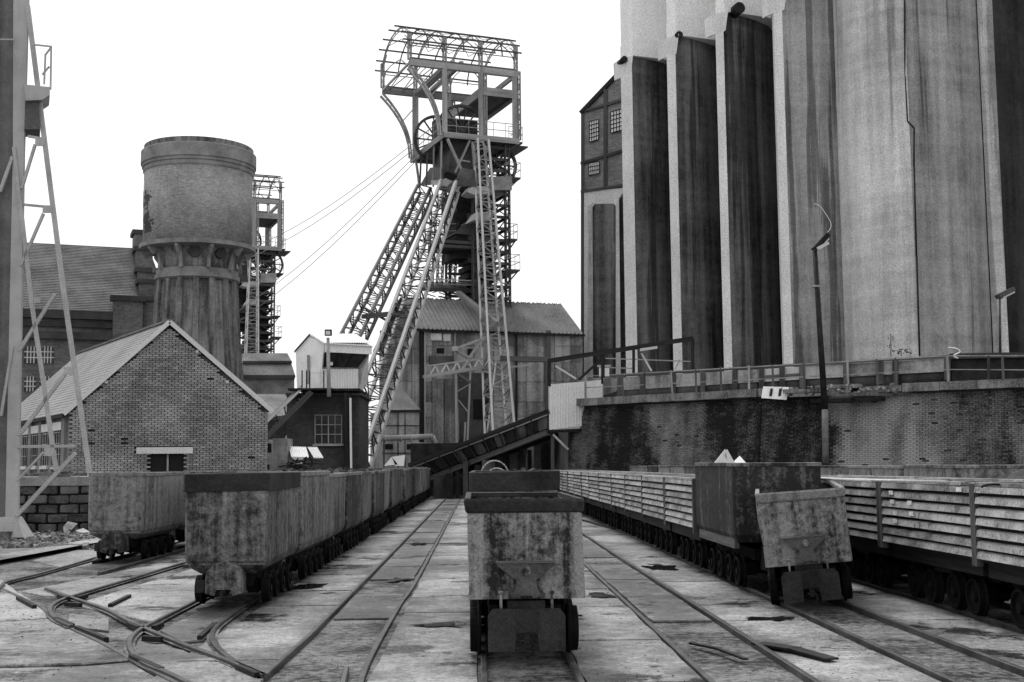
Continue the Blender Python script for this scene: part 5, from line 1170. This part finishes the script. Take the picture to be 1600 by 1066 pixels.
# railing
rl = thing('railing', (WT[0].x, WT[0].y, WZ), 'thin steel railing with leaning posts along the top of the retaining wall', 'railing')
for i, (x, y, lean) in enumerate(((915, 588, 0), (972, 585, 2), (1007, 582, 0), (1048, 579, 3), (1087, 576, 0), (1126, 573, 0), (1170, 571, -1), (1207, 570, 0), (1256, 567, 0), (1324, 563, 0), (1370, 561, 0), (1399, 559, 0), (1480, 556, 0), (1545, 556, -3), (1566, 556, 0))):
    Dw = 60-(x-905)*.0246 if x < 1190 else 53-(x-1190)*.0134; p = at(x, y, Dw+.1); bar('post', V((p.x+lean*.02, p.y, WZ-.02)), p, .075, M_STEELD if i % 3 else M_STEEL, rl)
prev = None
for k in range(30):
    x = 915+k*25; Dw = 60-(x-905)*.0246 if x < 1190 else 53-(x-1190)*.0134; p = at(x, 588-(x-915)*.0565 if x < 1250 else 569-(x-1250)*.057 if x < 1480 else 556, Dw+.1)
    if prev is not None: bar('rail', prev, p, .045, M_STEEL, rl); bar('rail', prev-V((0, 0, .55)), p-V((0, 0, .55)), .035, M_STEEL, rl)
    prev = p
# panel-sided trough behind the railing
tg = thing('conveyor_trough', at(1200, 590, 58), 'long row of sheet panels with a round dark belly behind the railing', 'conveyor trough')
xs = [937, 968, 1003, 1052, 1098, 1148, 1190, 1222, 1253, 1322, 1376, 1399, 1480]
def trp(x, y, o=0.0): Dw = (60-(x-905)*.0246 if x < 1190 else 53-(x-1190)*.0134)+2.2+o; return at(x, y, Dw)
def ty(x): return 590-(x-937)*.06 if x < 1250 else 571-(x-1250)*.055
for i in range(len(xs)-1):
    x0_, x1_ = xs[i]+2, xs[i+1]-2
    P = [trp(x0_, ty(x0_)+(22 if i else 30)), trp(x1_, ty(x1_)+22), trp(x1_, ty(x1_)+2), trp(x0_, ty(x0_)+2)]
    mb = MB(); mb.loft([P, [p+V((.2, .25, 0)) for p in P]]); mb.build('panel', M_STEELP if i in (6, 7) else M_SHEET, tg)
    bar('panel_post', trp(xs[i+1], ty(xs[i+1])+36, -.05), trp(xs[i+1], ty(xs[i+1])-1, -.05), .2, M_STEELD, tg)
    if i in (6, 7): bar('panel_rib', trp(x0_, ty(x0_)+14, -.05), trp(x1_, ty(x1_)+14, -.05), .1, M_STEELD, tg)
    mb = MB(); mb.tube(trp(x0_-2, ty(x0_)+27, .5), trp(x1_+2, ty(x1_)+27, .5), .38, 16); mb.build('belly', M_STEELD, tg)
bar('top_beam', trp(937, ty(937)-1), trp(1250, ty(1250)-1), .12, M_STEELD, tg); bar('top_beam', trp(1250, ty(1250)-1), trp(1490, ty(1490)-1), .12, M_STEELD, tg)
dk = thing('dark_shed', trp(1540, 590), 'black open shed behind the right end of the railing', 'shed')
mb = MB(); P = [trp(1487, 598), trp(1640, 600), trp(1640, 556), trp(1487, 558)]; mb.loft([P, [p+V((.5, 3, 0)) for p in P]]); mb.build('wall', M_IRON, dk)
bar('roof_edge', trp(1484, 557, -.1), trp(1640, 554, -.1), .22, M_STEELD, dk)
sn = thing('notice_board', at(1210, 615, 51), 'white board with two dark slots tilted on the wall edge', 'board')
P = [at(1190, 622, 51), at(1229, 625, 50.8), at(1233, 605, 51), at(1193, 604, 51.2)]; mb = MB(); mb.loft([P, [p+V((0, .06, 0)) for p in P]]); mb.build('board', M_WHITE, sn)
for x in (1202, 1216): P = [at(x, 619, 50.9), at(x+4, 619, 50.9), at(x+6, 607, 51), at(x+2, 607, 51)]; mb = MB(); mb.loft([P, [p+V((0, .03, 0)) for p in P]]); mb.build('slot', M_IRON, sn)
cm = thing('signal_box', at(938, 592, 58), 'tiny white box on a post at the left end of the railing', 'box')
mb = MB(); mb.box(at(944, 580, 59), (.45, .35, .5)); mb.build('box', M_WHITE, cm); mb = MB(); mb.box(at(944, 572, 59), (.6, .5, .06)); mb.build('lid', M_STEELP, cm); bar('post', at(941, 600, 59.2), at(941, 586, 59.2), .1, M_IRON, cm)
# lamp posts
def lamp(label, b0, t0, h0, h1, D_, wd, low=None, m=M_IRON):
    t = thing('lamp_post', at(*b0, D_), label, 'lamp post', 'lamp posts'); p, q = at(*b0, D_), at(*t0, D_)
    mb = MB(); mb.tube(p, q, wd/2, 12, wd*.36); mb.build('pole', m, t)
    mb = MB(); mb.tube(q+V((0, 0, -1.5)), q+V((0, 0, -1.42)), wd*.55, 12); mb.build('band', M_STEEL, t)
    a, b = at(*h0, D_), at(*h1, D_); mb = MB(); mb.tube(q, a, .05, 8); mb.build('arm', M_STEEL, t)
    hd = MB(); d = (b-a); hd.beam(a-d*.25, b+d*.1, .5, .2); ho = hd.build('lamp_head', m, t)
    hd = MB(); hd.beam(a-V((-.05, .05, .13)), b-V((-.05, .05, .13)), .34, .06); hd.build('lamp_glass', M_PANE, ho)
    if low: mb = MB(); mb.tube(at(*low, D_), p, wd*.5, 12); mb.build('lower_pole', M_POST, t)
    return t
lm = lamp('tall black lamp post leaning in front of the pale silo bays', (1289, 640), (1273, 392), (1276, 386), (1291, 369), 49.5, .26, (1290, 724))
hd = MB(); hd.beam(at(1277, 389, 49.2), at(1294, 380, 49.2), .2, .12); hd.build('second_lamp', M_STEELP, lm)
lamp('short pale lamp post with an angled head at the far right', (1563, 556), (1562, 464), (1563, 462), (1581, 453), 58, .13, None, M_STEELD)
wr = MB(); P = catmull([at(x, y, 49.4) for x, y in ((1272, 318), (1281, 322), (1290, 334), (1298, 348), (1297, 358), (1290, 366))], 5)
for p, q in zip(P, P[1:]): wr.tube(p, q, .012, 5)
tag(wr.build('loose_wire', M_WHITE), 'thin white wire curling up from the tall black lamp post', 'wire')
wr = MB(); P = catmull([at(x, y, 50.5) for x, y in ((1482, 543), (1495, 545), (1500, 550), (1490, 556), (1497, 560))], 5)
for p, q in zip(P, P[1:]): wr.tube(p, q, .03, 5)
tag(wr.build('loose_wire', M_WHITE), 'short white curl of wire on the railing before the dark shed', 'wire')
# ================================================================== SILOS
SZT = 30.0
DB = V((.94, .342, 0)).normalized(); DL = V((-.342, .94, 0)).normalized(); SL = V((-.62, .78, 0)).normalized()
DK = V((.2, .98, 0))
D4 = [77.5, 73.6, 70.0, 66.4]; hpx = [(990, 88), (1060, 56), (1138, 19), (1226, -15)]
silo = thing('concrete_silo', (at(1200, 560, 70).x, 70, WZ-.4), 'towering stepped concrete silo with dark recessed bays filling the right side', 'silo')
Zb = WZ-.4
Pb = [at(x, 560, D_) for x, D_ in zip((996, 1066, 1144, 1239), D4)]; Pb = [V((p.x, p.y, 0)) for p in Pb]
Lb = []
for p, xl in zip(Pb, (978, 1052, 1131, 1225)):
    # left edge of the pale pier face
    q = onp(xl, 560, p, SL); Lb.append(V((q.x, q.y, 0)))
ztop = [at(x, y, D_).z for (x, y), D_ in zip(hpx, D4)]
def sprism(name, poly, z0, z1, m, par=silo): mb = MB(); mb.prism([(p.x, p.y) for p in poly], z0, z1); return mb.build(name, m, par)
for i in range(4):
    P, L_ = Pb[i], Lb[i]; ln = 4.6
    # recessed bay wall, gently curved
    bay = []
    for k in range(13): f = k/12; bay.append(P+DB*(ln*.8*f)+DK*(.15+1.8*f**2.4))
    back = [bay[-1]+DK*2, bay[0]+DK*5]
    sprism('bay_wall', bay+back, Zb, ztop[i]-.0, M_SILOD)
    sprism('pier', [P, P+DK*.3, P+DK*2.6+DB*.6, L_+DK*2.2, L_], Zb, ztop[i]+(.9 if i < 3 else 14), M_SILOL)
    # upper body and corbel
    sprism('upper_wall', [P-DL*.12+(L_-P)*1.02, P-DL*.12, P+DB*(ln)-DL*.12, P+DB*ln+DK*6, L_+DK*6], ztop[i]+.02, SZT+5, M_SILOW)
    mb = MB(); c = L_.lerp(P, .35)+V((0, 0, ztop[i]-1.15)); n_ = V((-SL.y, SL.x, 0)); mb.hexa([c+q for q in (SL*.7-DL*.0, -SL*.55, -SL*.55+DL*.4, SL*.7+DL*.4)]+[c+V((0, 0, 1.15))+q-DL*.28 for q in (SL*.75, -SL*.6, -SL*.6+DL*.7, SL*.75+DL*.7)]); mb.build('corbel', M_SILOL, silo)
for (x, y, D_, r_) in ((1156, 12, 69.6, .34), (1062, 54, 73.3, .22), (976, 92, 77.6, .2)):
    c = at(x, y, D_); mb = MB(); mb.tube(c, c+DL*.6-V((0, -.3, 0)), r_, 14); mb.build('spout', M_IRON, silo)
# nearer smooth bays
P4 = Pb[3]
def isec(x, y, P, d): q = onp(x, y, P, (d.x, d.y)); return V((q.x, q.y, 0))
q1 = isec(1321, 556, P4, DB)
FL = V((.62, -.78, 0)).normalized()
q2 = isec(1436, 556, q1, FL)
q3 = isec(1551, 556, q2+DL*.3, DB); q4 = isec(1577, 556, q3, V((.75, -.66, 0)).normalized()); q5 = isec(1760, 556, q4+DL*1.2, DB)
TOP = 48
bay = []
for k in range(17): f = k/16; p = q1.lerp(q2, f); n_ = V((-FL.y, FL.x, 0)); n_ = -n_ if n_.y > 0 else n_; bay.append(p+n_*(.55*math.sin(math.pi*f)))
sprism('curved_pier', bay+[q2+DK*5, q1+DK*5], Zb, TOP, M_SILOM)
bay = []
for k in range(15): f = k/14; bay.append((q2+DL*.28).lerp(q3, f)-DL*(.25*math.sin(math.pi*f)))
sprism('broad_wall', bay+[q3+DK*4, q2+DK*4], Zb, TOP, M_SILO)
sprism('edge_pier', [q3-DL*.08, q4, q4+V((.35,.94,0))*4, q3+V((.35,.94,0))*4], Zb, TOP, M_SILOM)
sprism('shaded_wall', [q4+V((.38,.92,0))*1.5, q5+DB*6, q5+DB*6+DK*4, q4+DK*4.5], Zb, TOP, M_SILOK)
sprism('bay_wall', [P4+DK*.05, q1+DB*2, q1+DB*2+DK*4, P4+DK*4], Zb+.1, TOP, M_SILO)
sprism('silo_body', [Lb[0]+DK*6.5+DB*.5, Pb[1]+DK*9, Pb[3]+DK*9, q3+DK*8, q5+DK*6+DB*6, q5+DK*26, Lb[0]+DK*20+DB*6], Zb, SZT-2, M_SILOM)
mb = MB()   # crack line down the curved pier
P = [onp(x, y, q2-DL*.04-FL*.02, FL) for x, y in ((1413, -10), (1414, 120), (1418, 190), (1428, 200), (1428, 260), (1432, 400), (1437, 556))]
for a, b in zip(P, P[1:]): mb.tube(a-FL*-.02, b, .05, 5)
mb.build('crack_seam', M_IRON, silo)
# weeds on the ledge
wd_ = MB()
for cx in (1392, 1408, 1420):
    for k in range(14):
        p = at(cx+jit(6), 553-abs(jit(30)) if cx == 1392 else 553-abs(jit(8)), 58.5); s_ = .045; a = rnd.random()*6
        wd_.poly([p+V((math.cos(a+j*1.57)*s_, jit(.05), math.sin(a+j*1.57)*s_*.7)) for j in range(4)])
for cx in (1392, 1408): wd_.tube(at(cx, 557, 58.5), at(cx, 525 if cx == 1392 else 545, 58.5), .02, 4)
tag(wd_.build('weed', M_IRON), 'thin weed growing at the foot of the pale silo bays', 'weed')
# ------------------------------------------------------------------ mill building left of the silo
ML = V((at(908, 560, 86).x, 86, 0)); mill = thing('mill_building', (ML.x, ML.y, WZ), 'brick-and-concrete building with small gridded windows left of the silo', 'building')
md = V((.94, -.342, 0)).normalized() if False else V((.85, -.53, 0)).normalized(); mn = V((md.y, -md.x, 0))
def mm(x, y, o=0.0): return onp(x, y, ML+mn*o, md)
P = [mm(908, 585), mm(1000, 585), mm(1000, 75), mm(975, 103), mm(909, 176)]
mb = MB(); Pm = [mm(908, 300), mm(1000, 292), mm(1000, 82), mm(908.5, 176)]; mb.loft([Pm, [p-mn*8 for p in Pm]][::1]); mb.build('brick_wall', M_MILL, mill)
Pm = [mm(908, 600), mm(1000, 600), mm(1000, 292), mm(908, 300)]; mb = MB(); mb.loft([[p+mn*.06 for p in Pm], [p-mn*8 for p in Pm]]); mb.build('concrete_wall', M_SILOL, mill)
for a, b, wd in (((946, 140), (946, 296), .25), ((908, 256), (985, 232), .22), ((908, 300), (985, 288), .18), ((912, 174), (985, 153), .18), ((910, 178), (910, 585), .2)): bar('band', mm(*a, .06), mm(*b, .06), wd, M_STEELD if wd != .22 else M_HALLD, mill, h=.2)
bar('verge', mm(907, 177, .1), mm(985, 95, .1), .14, M_IRON, mill, h=.3)
def mpoly(name, Q_, m, o0, o1, par=mill):
    A_ = [mm(x, y, o0) for x, y in Q_]; C_ = [mm(x, y, o1) for x, y in Q_]; mb = MB(); mb.loft([C_, A_]); return mb.build(name, m, par)
for (x0_, x1_, y0_, y1_, nx, ny, sk) in ((921, 935, 190, 222, 4, 5, 4), (954, 972, 175, 208, 4, 5, 5), (920, 936, 255, 274, 5, 3, 3)):
    w_ = mpoly('window', [(x0_, y1_), (x1_, y1_-sk), (x1_, y0_-sk), (x0_, y0_)], M_WHITE, -.1, .14)
    for k in range(nx+1): f = k/nx; x = x0_+(x1_-x0_)*f; bar('glazing_bar', mm(x, y0_-sk*f, .16), mm(x, y1_-sk*f, .16), .045, M_IRON, w_)
    for k in range(ny+1): f = k/ny; y = y0_+(y1_-y0_)*f; bar('glazing_bar', mm(x0_, y, .17), mm(x1_, y-sk, .17), .045, M_IRON, w_)
def niche(Q_, o=.25):
    mpoly('recess', Q_, M_SILOD, .07, .1)  # flat sheet: the niche's shade is only its darker colour
niche([(927, 590), (962, 590), (962, 322), (958, 318), (930, 319), (926, 324)])
niche([(970, 590), (978, 590), (978, 300), (974, 300), (968, 310)])
for Q_ in ([(919, 590), (926.5, 590), (925.5, 324), (930, 319), (927, 316), (919, 322)],): mpoly('pilaster', Q_, M_SILOM, .05, .5)
mpoly('pilaster', [(962.5, 590), (970, 590), (967, 308), (962, 316)], M_SILOL, .05, .5)
